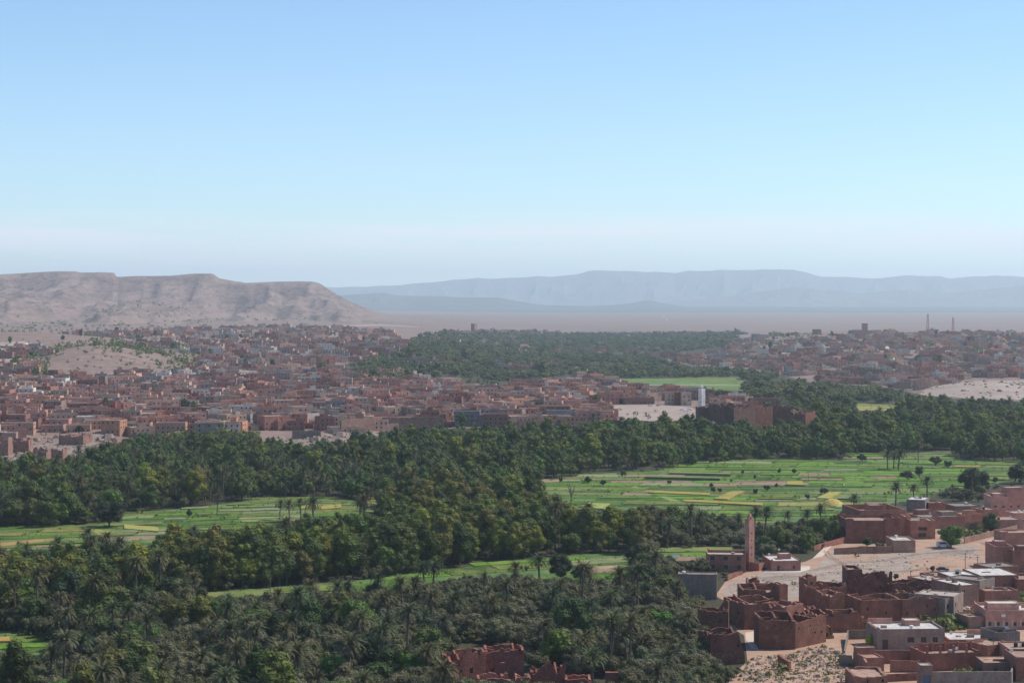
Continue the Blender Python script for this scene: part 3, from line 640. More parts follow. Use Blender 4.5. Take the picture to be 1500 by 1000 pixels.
def house(name, label, cat, xl, yl, xr, yr, ytop, depth, wall, roofc, **kw):
    a, w, rz = frame_px(xl, yl, xr, yr); h = top_z(xl, ytop, a) - a.z
    t = empty(name, a, rz); tag(t, label, cat)
    nb = kw.pop('n_front', None); grp = kw.pop('group', None)
    if grp: t['group'] = grp
    ops = kw.pop('ops', None) or {}
    if nb:
        n, ww, wh, sill = nb
        ops = dict(ops); ops['f'] = list(ops.get('f', [])) + [(w * (k + 0.5) / n - ww / 2, s, ww, wh) for k in range(n) for s in (sill if isinstance(sill, (list, tuple)) else [sill]) if s + wh < h - 0.2]
    ops = {k: [o if len(o) == 5 else (*o, 'win') for o in v] for k, v in ops.items()}
    def ok(k, o): L = w if k in 'fb' else depth; return o[0] > 0.05 and o[0] + o[2] < L - 0.05 and o[1] + o[3] < h - 0.1
    ops = {k: [o for o in v if ok(k, o)] for k, v in ops.items()}
    pents = kw.pop('pent', [])
    house_block(t, 0, 0, -0.6, w, depth, h + 0.6, wall, roofc, ops={k: [(o[0], o[1] + 0.6, o[2], o[3], o[4]) for o in v] for k, v in ops.items()}, **kw)
    par = kw.get('par', 0.6)
    for (fx, fy, pw, pd, ph, *rest) in pents:
        house_block(t, fx * w, fy * depth, h - par - 0.1, pw, pd, ph, rest[0] if rest else wall, roofc, par=0.15, th=0.25, name='stair_house', mat=kw.get('mat', 'plaster'))
    NEARB.append((t, w, depth, h)); t['_'] = 0; del t['_']
    return t, w, depth, h
# earthen wall with a worn, uneven top and real holes
def ruin_wall(name, parent, p0, p1, z0, prof, th, seed, col, holes=(), jag=0.5, step=0.55, mat='adobe'):
    r = random.Random(seed); p0 = Vector((p0[0], p0[1], 0)); p1 = Vector((p1[0], p1[1], 0)); d = p1 - p0; L = d.length
    if L < 0.3: return None
    d.normalize(); nrm = Vector((-d.y, d.x, 0)); n = max(2, int(L / step))
    us = [L * i / n for i in range(n + 1)]
    for hx, hz0, hw, hh in holes: us += [hx, hx + hw]
    us = sorted(u for u in set(us) if -1e-6 <= u <= L + 1e-6); ks = [p[0] for p in prof]; vs = [p[1] for p in prof]
    walk = 0; hs = []; notch = 0; nd = 0
    for u in us:
        walk = walk * 0.82 + r.uniform(-1, 1) * jag * 0.42
        if r.random() < 0.06: notch = r.randint(1, 3); nd = -jag * r.uniform(0.8, 2.6)
        drop = nd if notch > 0 else 0; notch -= 1
        hs.append(max(0.25, float(np.interp(u / L, ks, vs)) + walk + drop))
    mb = MB()
    P = lambda u, q, z: tuple(p0 + d * u + nrm * q + Vector((0, 0, z0 + z)))
    for i in range(len(us) - 1):
        u0, u1 = us[i], us[i + 1]
        if u1 - u0 < 1e-4: continue
        cu = (u0 + u1) / 2; sp_ = [(0.0, None)]
        hl = [h for h in holes if h[0] < cu < h[0] + h[2] and h[1] + h[3] < min(hs[i], hs[i + 1]) - 0.1]
        t0, t1 = hs[i], hs[i + 1]
        spans = []
        if hl:
            hh = hl[0]; spans = [((0, 0), (hh[1], hh[1])), ((hh[1] + hh[3],) * 2, (t0, t1))]
            mb.quad(P(u0, 0, hh[1]), P(u1, 0, hh[1]), P(u1, th, hh[1]), P(u0, th, hh[1])); zt = hh[1] + hh[3]
            mb.quad(P(u0, 0, zt), P(u0, th, zt), P(u1, th, zt), P(u1, 0, zt))
            for uu, ed in ((u0, abs(hh[0] - u0) < 1e-3), (u1, abs(hh[0] + hh[2] - u1) < 1e-3)):
                if ed: mb.quad(P(uu, 0, hh[1]), P(uu, th, hh[1]), P(uu, th, zt), P(uu, 0, zt))
        else: spans = [((0, 0), (t0, t1))]
        for (a0, a1), (b0, b1) in spans:
            mb.quad(P(u0, 0, a0), P(u1, 0, a1), P(u1, 0, b1), P(u0, 0, b0)); mb.quad(P(u0, th, a0), P(u0, th, b0), P(u1, th, b1), P(u1, th, a1))
        mid = th * r.uniform(0.35, 0.65); mh_ = r.uniform(0.0, 0.12)
        mb.quad(P(u0, 0, t0), P(u1, 0, t1), P(u1, th, t1), P(u0, th, t0))
    for u, h in ((0, hs[0]), (L, hs[-1])): mb.quad(P(u, 0, 0), P(u, th, 0), P(u, th, h), P(u, 0, h))
    return mb.build(name, M[mat], parent, color=col)
RG = 'ruined earth houses of the old quarter'
def adobe(name, label, cat, xl, yl, xr, yr, ytop, depth, col=ADOBE, seed=1, jag=0.45, roof=1.3, roofc=MUDROOF, prof=None, holes=None, inner=0, th=0.6, group=None, side=None, ground_drop=0.6):
    a, w, rz = frame_px(xl, yl, xr, yr); h = top_z(xl, ytop, a) - a.z + ground_drop
    t = empty(name, a, rz); tag(t, label, cat, group)
    r = random.Random(seed)
    pf = [(u, h * v) for u, v in (prof or [(0, 1), (1, 1)])]
    sd = [(u, h * v) for u, v in (side or [(0, pf[-1][1] / h), (1, 1.0)])]
    z0 = -ground_drop; hl = []
    if holes:
        for (fx, fz, hw, hh) in holes: hl.append((fx * w, fz * h, hw, hh))
    if w > 7 and h > 4:
        u_ = r.uniform(0.8, 2.5)
        while u_ < w - 1:
            if r.random() < 0.6 and all(abs(u_ - q[0]) > 1.6 for q in hl): hl.append((u_, h * r.uniform(0.35, 0.72), r.uniform(0.35, 0.7), r.uniform(0.4, 0.95)))
            u_ += r.uniform(2.2, 4.5)
    def part(p0, p1, pr, k, hol=()):
        o = ruin_wall('wall', t, p0, p1, z0, pr, th, seed * 10 + k, col, hol, jag)
    part((0, 0), (w, 0), pf, 1, hl)
    part((w, th), (w, depth), sd, 2)
    part((w - th, depth), (th, depth), [(0, h * 1.0), (1, h * 1.0)], 3)
    part((0, depth), (0, th), [(0, h), (1, pf[0][1])], 4)
    if roof is not None:
        lim = min(min(v for _, v in pf), min(v for _, v in sd)) - roof + z0
        n = 6; rb = MB(); ps = {}
        for i in range(n + 1):
            for j in range(n + 1): ps[i, j] = (th * 0.5 + (w - th) * i / n, th * 0.5 + (depth - th) * j / n, lim + r.uniform(-0.08, 0.08))
        for i in range(n):
            for j in range(n):
                if jag > 0.7 and r.random() < 0.12: continue
                rb.quad(ps[i, j], ps[i + 1, j], ps[i + 1, j + 1], ps[i, j + 1])
        rb.build('roof', M['roof'], t, color=roofc)
    if group == RG and w > 9: inner = max(inner, 2) + (1 if w > 14 else 0)
    for k in range(inner):
        if r.random() < 0.5:
            u = w * r.uniform(0.2, 0.8); ruin_wall('inner_wall', t, (u, th), (u, depth - th), z0, [(0, h * r.uniform(0.7, 1.05)), (1, h * r.uniform(0.8, 1.1))], th * 0.8, seed * 10 + 5 + k, col, (), jag * 1.3)
        else:
            v = depth * r.uniform(0.25, 0.75); ruin_wall('inner_wall', t, (th, v), (w - th, v), z0, [(0, h * r.uniform(0.8, 1.1)), (1, h * r.uniform(0.8, 1.1))], th * 0.8, seed * 10 + 5 + k, col, (), jag * 1.3)
    return t, w, depth, h

def free_wall(label, pts, hts, th=0.45, col=ADOBE, seed=1, jag=0.12, name='garden_wall', cat='wall', mat='adobe'):
    P = [G(x, y) for x, y in pts]; t = empty(name, P[0]); tag(t, label, cat)
    for i in range(len(P) - 1):
        a = P[i] - P[0]; b = P[i + 1] - P[0]
        ruin_wall('wall', t, a, b, -0.3, [(0, hts[i] + 0.3), (1, hts[i + 1] + 0.3)], th, seed * 7 + i, col, (), jag, 1.5, mat)
    return t

def dish(parent_loc, label, r=0.45, rz=0.0):
    t = empty('satellite_dish', parent_loc, rz); tag(t, label, 'satellite dish')
    mb = MB(); mb.tube([(0, 0, 0), (0, 0, 0.8)], 0.04, 6); mb.build('mount', M['steel'], t)
    mb = MB(); n0 = 0; mb.v.append((0, 0.12, 0.9))
    for ring in (1, 2):
        for k in range(12):
            a = k * math.pi / 6; rr = r * ring / 2; mb.v.append((rr * math.cos(a), 0.12 - 0.12 * (ring / 2) ** 2 * 1.0, 0.9 + rr * math.sin(a)))
    for k in range(12): mb.f.append((0, 1 + k, 1 + (k + 1) % 12)); mb.m.append(0)
    for k in range(12): mb.f.append((1 + k, 13 + k, 13 + (k + 1) % 12, 1 + (k + 1) % 12)); mb.m.append(0)
    mb.build('dish', M['white'], t)
    mb = MB(); mb.tube([(0, 0.1, 0.55), (0, -0.35, 0.85)], 0.02, 4); mb.build('arm', M['steel'], t)

# --- mosque, minaret and the small house by the lot
house('mosque_hall', 'long red mosque hall with two rows of windows beside the square minaret', 'building', 1034, 836.5, 1092, 837.5, 811, 12, (0.33, 0.15, 0.11), PALE, merlon=True, n_front=(3, 1.5, 1.5, [0.9, 4.0]), par=0.9, pent=[])
def minaret(px, py, ytop_shaft, width, label, col, band=None, lantern=True, rz=R(24), nwin=4):
    a = G(px, py); h = top_z(px, ytop_shaft, a) - a.z; t = empty('minaret', a, rz); tag(t, label, 'minaret')
    w = width; o = [(w / 2 - 0.22, h * (0.32 + 0.145 * k), 0.45, 0.8) for k in range(nwin)]
    house_block(t, -w / 2, -w / 2, -0.5, w, w, h + 0.5, col, PALE, par=0.7, ops={'f': [(*q, 'win') for q in o], 'r': [(*q, 'win') for q in o[::2]]}, merlon=False, name='shaft', mat='plaster')
    mb = MB(); k = 3
    for i in range(k):
        u = -w / 2 + w * (i + 0.5) / k
        for (x, y) in ((u, -w / 2 + 0.12), (u, w / 2 - 0.12), (-w / 2 + 0.12, u), (w / 2 - 0.12, u)):
            mb = MB(); mb.box(x - 0.22, x + 0.22, y - 0.12, y + 0.12, h, h + 0.45); mb.box(x - 0.1, x + 0.1, y - 0.1, y + 0.1, h + 0.45, h + 0.7)
            mb.build('merlon', M['plaster'], t, color=band or col)
    if lantern:
        lw = w * 0.48
        house_block(t, -lw / 2, -lw / 2, h - 0.7, lw, lw, 2.6, col, col, par=0.1, th=0.2, name='lantern', ops={'f': [(lw / 2 - 0.25, 0.9, 0.5, 1.1, 'win')]})
        mb = MB()
        for k in range(7):
            rr = lw * 0.42 * math.cos(k / 6 * math.pi / 2)
            for q in range(10): mb.v.append((rr * math.cos(q * math.pi / 5), rr * math.sin(q * math.pi / 5), h + 1.9 + lw * 0.55 * math.sin(k / 6 * math.pi / 2)))
        for k in range(6):
            for q in range(10): mb.f.append((k * 10 + q, k * 10 + (q + 1) % 10, (k + 1) * 10 + (q + 1) % 10, (k + 1) * 10 + q)); mb.m.append(0)
        mb.build('dome', M['plaster'], t, color=col)
        mb = MB(); mb.tube([(0, 0, h + 1.9 + lw * 0.5), (0, 0, h + 3.5)], [0.06, 0.03], 5); mb.build('finial', M['steel'], t)
    return t
minaret(1098, 834, 762, 2.35, 'tall square pink minaret with four slit windows rising above the mosque hall', (0.54, 0.28, 0.215), rz=R(32))
free_wall('red courtyard wall between the mosque hall and the small white roofed house', [(1093, 834.5), (1112, 836), (1121, 833)], [3.2, 2.8, 2.2], col=(0.36, 0.16, 0.115), seed=3)
free_wall('low curved earth wall edging the lot below the mosque', [(1066, 850), (1074, 845), (1088, 841)], [1.6, 1.5, 1.2], col=ADOBE, seed=4)
drape('terrace', [(1117, 838), (1128, 831), (1187, 829), (1186, 834), (1172, 838)], 0.12, M['terrace'], 0)
house('flat_roofed_house', 'small pink house with bright white roof and rooftop stair block beside the minaret', 'house', 1130, 836.5, 1173, 836, 821, 15, (0.40, 0.19, 0.15), WHITE, par=0.25, merlon=True, pent=[(0.40, 0.42, 4.2, 3.6, 2.0)], ops={'f': [(2.0, 0, 1.0, 2.1, 'door'), (7.6, 0.9, 0.9, 1.1)], 'r': [(4, 0.9, 1, 1)]})
t_, w_, d_, h_ = NEARB[-1]
for dx, dy, s in ((0.5, 0.75, 'small white satellite dish on the stair block of the white roofed house'), (0.2, 0.9, 'white satellite dish on the rear left roof of the white roofed house')):
    q = Matrix.Rotation(t_.rotation_euler.z, 3, 'Z') @ Vector((w_ * dx, d_ * dy, 0)); dish(t_.location + q + Vector((0, 0, h_ - 0.3 + (1.9 if dx == 0.5 else 0))), s)
house('concrete_building', 'plain grey block wall building half hidden by trees below the mosque', 'building', 993, 877, 1050, 878, 840, 5.5, (0.26, 0.195, 0.155), CONC, par=0.3)
# --- ruined quarter
RG = 'ruined earth houses of the old quarter'
adobe('ruined_house', 'tall dark ruin with an arched wall fragment at the left edge of the old quarter', 'ruin', 1022, 937, 1067, 938, 894, 8, ADOBE_D, 21, 0.8, 2.0, prof=[(0, 1.1), (0.2, 1.02), (0.35, 0.98), (0.7, 0.95), (1, 1.0)], holes=[(0.7, 0.62, 0.6, 0.9)], group=RG)
t = adobe('ruined_house', 'lowest dark ruin leaning out over the trees with a broken right edge', 'ruin', 1041, 974, 1091, 972, 930, 11, (0.17, 0.075, 0.056), 22, 0.7, 1.5, prof=[(0, 1.06), (0.5, 1.0), (0.82, 1.0), (0.92, 0.75), (1, 0.4)], holes=[(0.1, 0.8, 0.5, 0.5)], group=RG)
# broken arch standing on the tall ruin
a, w, rz = frame_px(1052, 934, 1067, 935)
t = empty('arch_fragment', a + Vector((0, 0, 7.4)), rz); tag(t, 'broken pointed arch of earth wall with a round hole atop the leftmost ruin', 'ruin')
ruin_wall('wall', t, (0, 0), (w, 0), 0, [(0, 0.6), (0.3, 2.0), (0.6, 3.3), (0.95, 3.5), (1, 3.0)], 0.7, 5, ADOBE_D, [(w * 0.45, 0.8, 0.9, 1.1)], 0.2, 0.5)
adobe('ruined_house', 'upper red ruin with a flat walled roof facing the stony lot', 'ruin', 1088, 889, 1143, 889, 864, 15, ADOBE, 23, 0.3, 1.5, inner=2, group=RG)
adobe('ruin_tower', 'slim square earth tower at the right end of the upper red ruin', 'tower', 1142, 892, 1154, 891, 856, 5, ADOBE, 24, 0.5, 1.0, group=RG)
adobe('ruined_house', 'broad red ruin with an open walled roof below the slim earth tower', 'ruin', 1091, 922, 1150, 919, 885, 16, ADOBE, 25, 0.3, 1.1, prof=[(0, 1), (0.8, 1.0), (1, 0.86)], inner=1, holes=[(0.9, 0.05, 1.1, 1.9)], group=RG)
adobe('ruined_house', 'low roofless annex with a dark doorway at the left of the broad red ruin', 'ruin', 1077, 919, 1091, 920.5, 894, 7, ADOBE, 26, 0.5, 1.4, holes=[(0.7, 0.02, 1.0, 2.0)], group=RG)
adobe('ruin_tower', 'square sunlit earth tower with one small hole standing behind the long front ruin', 'tower', 1152, 925, 1177, 921, 888, 9, (0.29, 0.125, 0.085), 27, 0.4, 1.0, holes=[(0.55, 0.6, 0.6, 0.8)], group=RG)
adobe('ruined_house', 'long dark front ruin with pierced wall casting a shadow on the dirt', 'ruin', 1112, 951, 1165, 951, 905, 12, ADOBE_D, 28, 0.4, 1.6, prof=[(0, 1), (0.9, 0.94), (1, 0.9)], holes=[(0.4, 0.74, 0.4, 0.5), (0.85, 0.7, 0.4, 0.4)], inner=1, group=RG)
adobe('ruined_house', 'roofless right wing of the long front ruin with two small lit holes', 'ruin', 1164, 950, 1210, 940, 914, 12, ADOBE_D, 29, 0.25, None, prof=[(0, 1), (0.75, 1.12), (0.92, 1.12), (1, 0.95)], holes=[(0.12, 0.78, 0.45, 0.6), (0.48, 0.80, 0.45, 0.6)], group=RG)
adobe('ruined_house', 'ruined house with a round windowed turret stub by the stony lot', 'ruin', 1182, 889, 1241, 889, 860, 12, ADOBE, 30, 0.6, 1.6, prof=[(0, 1.05), (0.3, 1.0), (0.45, 1.25), (0.6, 1.05), (1, 1.12)], inner=1, group=RG)
adobe('ruin_tower', 'crumbling turret at the left corner of the ruin facing the stony lot', 'tower', 1183, 884, 1196, 883, 845, 5, (0.29, 0.125, 0.085), 31, 0.7, 1.2, holes=[(0.35, 0.72, 0.7, 1.0)], group=RG)
adobe('ruined_house', 'dark tall block of the old quarter, highest of the ruins', 'ruin', 1242, 884, 1263, 884, 834, 11, (0.15, 0.07, 0.055), 32, 0.15, 0.8, group=RG)
adobe('ruined_house', 'dark roofless house with broken gaps along its top right of the highest ruin', 'ruin', 1263, 880, 1307, 878, 847, 11, (0.17, 0.075, 0.056), 33, 0.9, 1.8, prof=[(0, 1), (0.3, 1.15), (0.55, 1.05), (0.6, 1.2), (1, 1.18)], inner=2, group=RG)
adobe('ruined_house', 'red mud house with a rounded corner below the highest dark ruin', 'ruin', 1215, 905, 1240, 903, 869, 9, (0.27, 0.115, 0.08), 34, 0.5, 0.9, prof=[(0, 0.92), (0.3, 1.04), (0.8, 1.0), (1, 0.93)], group=RG)
adobe('ruined_house', 'low mud house with a pale flat roof strip below the highest ruin', 'ruin', 1240, 903, 1262, 903, 882, 10, ADOBE, 35, 0.2, 0.5, roofc=PALE, group=RG)
adobe('ruined_house', 'ruin with two curved roofless gables beside the shadowed wing', 'ruin', 1222, 926, 1262, 925, 899, 9, ADOBE, 36, 0.3, None, prof=[(0, 1.12), (0.18, 1.1), (0.42, 0.9), (0.5, 0.85), (0.62, 1.08), (0.85, 1.1), (1, 0.9)], inner=1, group=RG)
adobe('ruined_house', 'sunken roofless room with broken walls behind the shadowed wing', 'ruin', 1178, 928, 1222, 926, 900, 11, ADOBE, 37, 0.7, 2.4, prof=[(0, 0.98), (0.5, 0.95), (0.7, 0.9), (1, 0.8)], inner=2, group=RG)
adobe('ruined_house', 'long red earth wall house with a worn wavy top right of the gabled ruin', 'ruin', 1261, 914, 1322, 912, 879, 13, (0.25, 0.108, 0.075), 38, 0.3, 1.8, inner=3, group=RG)
adobe('ruined_house', 'brown earth house with a small dark door between the long wall and the grey house', 'ruin', 1322, 913, 1384, 910, 877, 12, (0.23, 0.11, 0.08), 39, 0.5, 1.6, prof=[(0, 0.97), (0.3, 1.06), (0.6, 0.98), (1, 1.02)], holes=[(0.35, 0.2, 0.9, 1.4)], inner=2, group=RG)
adobe('ruined_house', 'dark back row ruin with white light showing through its gaps', 'ruin', 1307, 881, 1374, 878, 856, 8, (0.17, 0.075, 0.056), 40, 0.5, None, prof=[(0, 1.05), (0.38, 1.0), (0.4, 0.55), (0.42, 1.0), (0.56, 0.95), (0.58, 0.5), (0.61, 0.95), (1, 0.9)], group=RG)
free_wall('stump of a fallen earth wall standing alone below the long front ruin', [(1139, 979), (1155, 982)], [3.8, 2.4], 1.0, ADOBE, 41, 0.5, name='wall_stump')
free_wall('rounded boulder like wall stub left of the gabled compound', [(1229, 974), (1248, 975)], [2.9, 2.8], 0.5, BEIGE, 42, 0.05, name='garden_wall')
free_wall('thin grey slanting wall at the left of the yellow bush', [(1238, 956), (1243, 936), (1282, 935)], [0.6, 2.6, 2.6], 0.35, GREYW, 43, 0.03)
q_ = random.Random(55)
for k, (x, y, lb) in enumerate([(1100, 893, 'in the upper left of the old quarter'), (1128, 896, 'below the slim earth tower'), (1160, 897, 'right of the slim earth tower'), (1170, 905, 'behind the sunlit earth tower'), (1200, 897, 'under the turreted ruin'), (1222, 912, 'behind the curved gables'), (1196, 912, 'behind the shadowed wing'), (1250, 914, 'left of the long wavy wall'), (1278, 890, 'under the highest ruin'), (1300, 893, 'in the middle of the dark back ruins'), (1325, 888, 'behind the brown earth house'), (1345, 893, 'left of the narrow grey house roof'), (1262, 925, 'before the curved gables'), (1214, 936, 'at the right foot of the long front ruin'), (1270, 925, 'between the long wavy wall and the yellow bush'), (1228, 882, 'left of the highest ruin'), (1136, 906, 'on the broad red ruin side'), (1104, 868, 'behind the upper red ruin')]):
    w_ = q_.uniform(10, 20); adobe('ruined_room', 'small broken earth room ' + lb, 'ruin', x - w_ / 2, y, x + w_ / 2, y - q_.uniform(-1.2, 1.2), y - q_.uniform(11, 20), q_.uniform(3.5, 7), tuple(c * q_.uniform(0.8, 1.15) for c in ADOBE), 140 + k, 0.8, q_.choice([None, 1.2, 0.8]), prof=[(0, q_.uniform(0.7, 1.1)), (0.4, q_.uniform(0.8, 1.1)), (1, q_.uniform(0.6, 1.1))], holes=[(q_.uniform(0.2, 0.6), 0.35, 0.8, 1.0)])
# --- houses of the right hand village
house('grey_house', 'narrow grey three storey house with small windows beside the brown ruin', 'house', 1384, 912, 1397, 910, 876, 14, GREYW, CONC, par=0.4, pent=[], ops={'f': [(0.9, 1.4, 1.0, 1.2), (0.9, 4.2, 1.0, 1.2)]})
house('grey_house', 'right half of the grey concrete house with two dark windows above the reed patch', 'house', 1397, 911, 1411, 904, 873, 12, BEIGE, PALE, par=0.3, ops={'f': [(1.6, 1.6, 0.8, 1.2), (1.6, 4.4, 0.8, 1.2)]})
house('three_storey_house', 'tall brown house with one white window and horned white parapet', 'house', 1405, 894, 1434, 892, 857, 15, (0.25, 0.15, 0.12), WHITE, par=0.35, merlon=True, wf='white_frame', ops={'f': [(1.2, 5.2, 1.1, 1.3), (0.8, 2.2, 1.0, 1.2)]}, pent=[(0.45, 0.5, 1.3, 1.3, 1.4)])
house('grey_house', 'bluish grey block building just right of the tall brown house', 'house', 1435, 883, 1457, 878, 850, 12, GREYW, CONC, par=0.5, ops={'f': [(2, 2.0, 1, 1.2)]})
house('white_terrace_house', 'low house with white horned terrace parapet left of the tall brown house', 'house', 1374, 880, 1404, 879, 862, 10, CREAM, WHITE, par=0.8, merlon=True)
house('flat_roofed_house', 'low red house with pale stepped roofs behind the dark back row ruin', 'house', 1358, 868, 1392, 866, 850, 12, (0.33, 0.16, 0.12), PALE, par=0.3)
house('flat_roofed_house', 'small dark red house stepping down from the parked dark car', 'house', 1364, 857, 1392, 856, 843, 9, (0.27, 0.12, 0.09), MUDROOF, par=0.3)
house('flat_roofed_house', 'brown house with a white roof edge and one round window below the parked car', 'house', 1393, 866, 1434, 865, 844, 12, (0.27, 0.19, 0.15), WHITE, par=0.15, ops={'f': [(1.6, 1.8, 0.9, 1.0)]}, pent=[(0.5, 0.6, 1.6, 1.6, 1.5, WHITE)])
house('wide_house', 'wide red house with a broad bright white roof behind the grey block building', 'house', 1436, 866, 1492, 865, 842.5, 17, (0.27, 0.125, 0.1), WHITE, par=0.12, n_front=(4, 1.0, 1.1, 1.2))
house('flat_roofed_house', 'dark red house at the right edge beside the wide white roof', 'house', 1490, 868, 1540, 868, 848, 14, (0.26, 0.12, 0.09), MUDROOF, par=0.5)
house('pink_villa', 'pink villa with white banded wall panels and horned parapet at the right edge', 'house', 1444, 921, 1530, 921, 893, 15, SALMON, WHITE, par=0.9, merlon=True, n_front=(7, 0.9, 1.1, 1.0), pent=[(0.13, 0.42, 9, 5, 2.0)])
t_, w_, d_, h_ = NEARB[-1]
mb = MB()
for k in range(7): mb.box(w_ * (k + 0.06) / 7, w_ * (k + 0.27) / 7, -0.06, 0.0, 0.7, 2.6)
for k in range(7): pass
mb.build('panel', M['plaster'], t_, color=(0.55, 0.45, 0.4))
mb = MB(); mb.box(w_ * 0.26, w_ * 0.33, -0.5, 0.0, 3.6, 4.3, bottom=True); mb.build('air_conditioner', M['white'], t_)
house('walled_yard_house', 'small salmon walled yard house between the reeds and the pink villa', 'house', 1419, 921, 1444, 920, 903, 9, (0.36, 0.2, 0.155), TAN, par=0.5)
house('flat_roofed_house', 'low tan terrace with red parapet above the reed patch', 'house', 1415, 903, 1443, 902, 893, 8, (0.36, 0.18, 0.13), TAN, par=0.3)
house('flat_roofed_house', 'long low red wall house with a pale coping behind the pink villa', 'house', 1443, 887, 1492, 886, 865, 8, (0.34, 0.165, 0.125), MUDROOF, par=0.5)
house('grey_villa', 'grey villa with three barred windows, white roof and red inner parapets', 'house', 1285, 953, 1384, 952, 921, 13, (0.33, 0.235, 0.19), WHITE, par=0.55, merlon=True, ops={'f': [(8.3, 2.2, 1.9, 1.5), (12.0, 2.2, 1.5, 1.5), (15.2, 2.2, 1.5, 1.5), (1.4, 0.5, 1.6, 2.6, 'door')]}, pent=[(0.52, 0.62, 4.2, 4, 1.7, SALMON)])
t_, w_, d_, h_ = NEARB[-1]
mb = MB(); mb.box(0.35, 7.2, d_ - 0.7, d_ - 0.35, h_ - 0.6, h_ + 1.0); mb.box(0.35, 0.7, 0.4, d_ - 0.7, h_ - 0.6, h_ + 0.12); mb.build('inner_parapet', M['plaster'], t_, color=SALMON)
house('orange_house', 'orange house with a bright white terrace roof right of the grey villa', 'house', 1390, 952, 1461, 952, 936, 12, (0.38, 0.18, 0.125), WHITE, par=0.2, pent=[(0.46, 0.35, 1.8, 1.5, 0.9, CONC), (0.55, 0.75, 5, 1.2, 1.4, PINK)])
house('walled_yard_house', 'grey roofless upper room with thin walls right of the orange house', 'house', 1462, 957, 1494, 955, 926, 9, (0.24, 0.19, 0.165), CONC, par=2.2, th=0.25)
house('flat_roofed_house', 'low red house with scattered roof terraces below the orange house', 'house', 1446, 966, 1486, 962, 945, 9, (0.34, 0.15, 0.105), TAN, par=0.4)
house('red_house', 'red block house with pillared open upper floor in the front row', 'house', 1357, 983, 1438, 980, 957, 11, (0.31, 0.12, 0.085), MUDROOF, par=0.5)
t_, w_, d_, h_ = NEARB[-1]
for k in range(5):
    for yy in (0.1, 5.5):
        mb = MB(); x = 0.1 + (w_ - 0.8) * k / 4; mb.box(x, x + 0.5, yy, yy + 0.5, h_, h_ + 1.9); mb.build('pillar', M['plaster'], t_, color=(0.36, 0.15, 0.11))
mb = MB(); mb.box(0.6, w_ * 0.98, 5.9, 6.2, h_ - 0.5, h_ + 1.5); mb.build('upper_wall', M['plaster'], t_, color=(0.31, 0.12, 0.085))
house('brown_house', 'small brown house with three dark doorways in the bottom right row', 'house', 1441, 991, 1488, 991, 970, 9, (0.24, 0.155, 0.12), (0.45, 0.28, 0.2), par=0.15, ops={'f': [(2.6, 0.2, 0.9, 2.1, 'door'), (5.0, 0.6, 0.8, 1.2), (6.6, 0.2, 1.3, 2.2, 'door')]})
house('chimney_tower', 'small square rooftop tower with a blue door at the bottom edge', 'tower', 1348, 1008, 1366, 1008, 974, 4, (0.27, 0.19, 0.155), PALE, par=0.15, ops={'f': [(0.7, 0.1, 1.9, 3.2, 'blue')]})
house('red_compound', 'red compound with a slanting side wall and stepped roof at the left of the front row', 'house', 1268, 984, 1295, 983, 963, 9, (0.36, 0.17, 0.12), (0.42, 0.24, 0.17), par=0.3, pent=[(0.0, 0.7, 5, 2.4, 1.9)])
free_wall('long orange garden wall below the grey villa', [(1277, 972), (1356, 970)], [3.6, 3.4], 0.4, (0.33, 0.155, 0.11), 44, 0.03)
free_wall('inner red yard wall with rounded ends in the front row', [(1304, 984), (1348, 984)], [3.0, 3.0], 0.4, (0.33, 0.15, 0.105), 45, 0.05)
free_wall('slanting red wall running down to the bottom edge left of the front row', [(1253, 964), (1268, 990)], [3.4, 3.6], 0.5, (0.38, 0.19, 0.14), 46, 0.05)
free_wall('low brown yard wall along the bottom edge below the rooftop tower', [(1290, 999), (1348, 996)], [2.0, 2.0], 0.4, (0.28, 0.13, 0.1), 47, 0.05)
free_wall('grey concrete yard wall along the bottom right edge', [(1366, 1006), (1482, 1004), (1488, 984)], [3.8, 3.6, 3.6], 0.35, (0.26, 0.225, 0.195), 48, 0.02)
adobe('ruined_house', 'flat topped mud ruin with a broken roof at the bottom edge left of the front row', 'ruin', 1250, 1012, 1300, 1012, 990, 12, (0.30, 0.15, 0.105), 49, 0.35, 0.4, roofc=(0.42, 0.27, 0.2), group=RG)
house('flat_roofed_house', 'dark roofed house in the bottom right corner', 'house', 1488, 998, 1545, 998, 962, 12, (0.25, 0.12, 0.09), MUDROOF, par=0.5)
house('flat_roofed_house', 'pink roof terrace house at the right edge above the brown doorway house', 'house', 1478, 975, 1540, 975, 950, 12, (0.36, 0.2, 0.15), TAN, par=0.4)
# --- upper right: kasbah and neighbours
t = house('kasbah', 'large dark red fortified house with four corner turrets beside the fields', 'kasbah', 1241, 795, 1317, 795, 762, 20, (0.24, 0.095, 0.07), MUDROOF, par=1.0, mat='adobe', ops={'r': [(6, 2.5, 0.9, 1.2), (13, 2.5, 0.9, 1.2)]})
t_, w_, d_, h_ = NEARB[-1]
for (x, y, ww, hh) in ((-0.5, -0.5, 3.0, 0.6), (w_ - 2.5, -0.5, 3.0, 1.0), (-0.5, d_ - 2.5, 3.0, 0.6), (w_ - 2.5, d_ - 2.5, 3.0, 1.0), (w_ * 0.72, -0.4, 5.0, 0.8)):
    house_block(t_, x, y, -0.6, ww, 3.0, h_ + hh + 0.6, (0.26, 0.105, 0.078), MUDROOF, par=0.3, name='turret', mat='adobe')
house('kasbah', 'red upper kasbah with pale inner courtyard walls behind the dark fortified house', 'kasbah', 1258, 777, 1326, 776, 747, 24, (0.34, 0.15, 0.105), MUDROOF, par=2.2, th=0.5, mat='adobe', pent=[(0.25, 0.05, 5.5, 6, 4.2), (0.42, 0.6, 8, 5, 3.6, (0.42, 0.22, 0.15))])
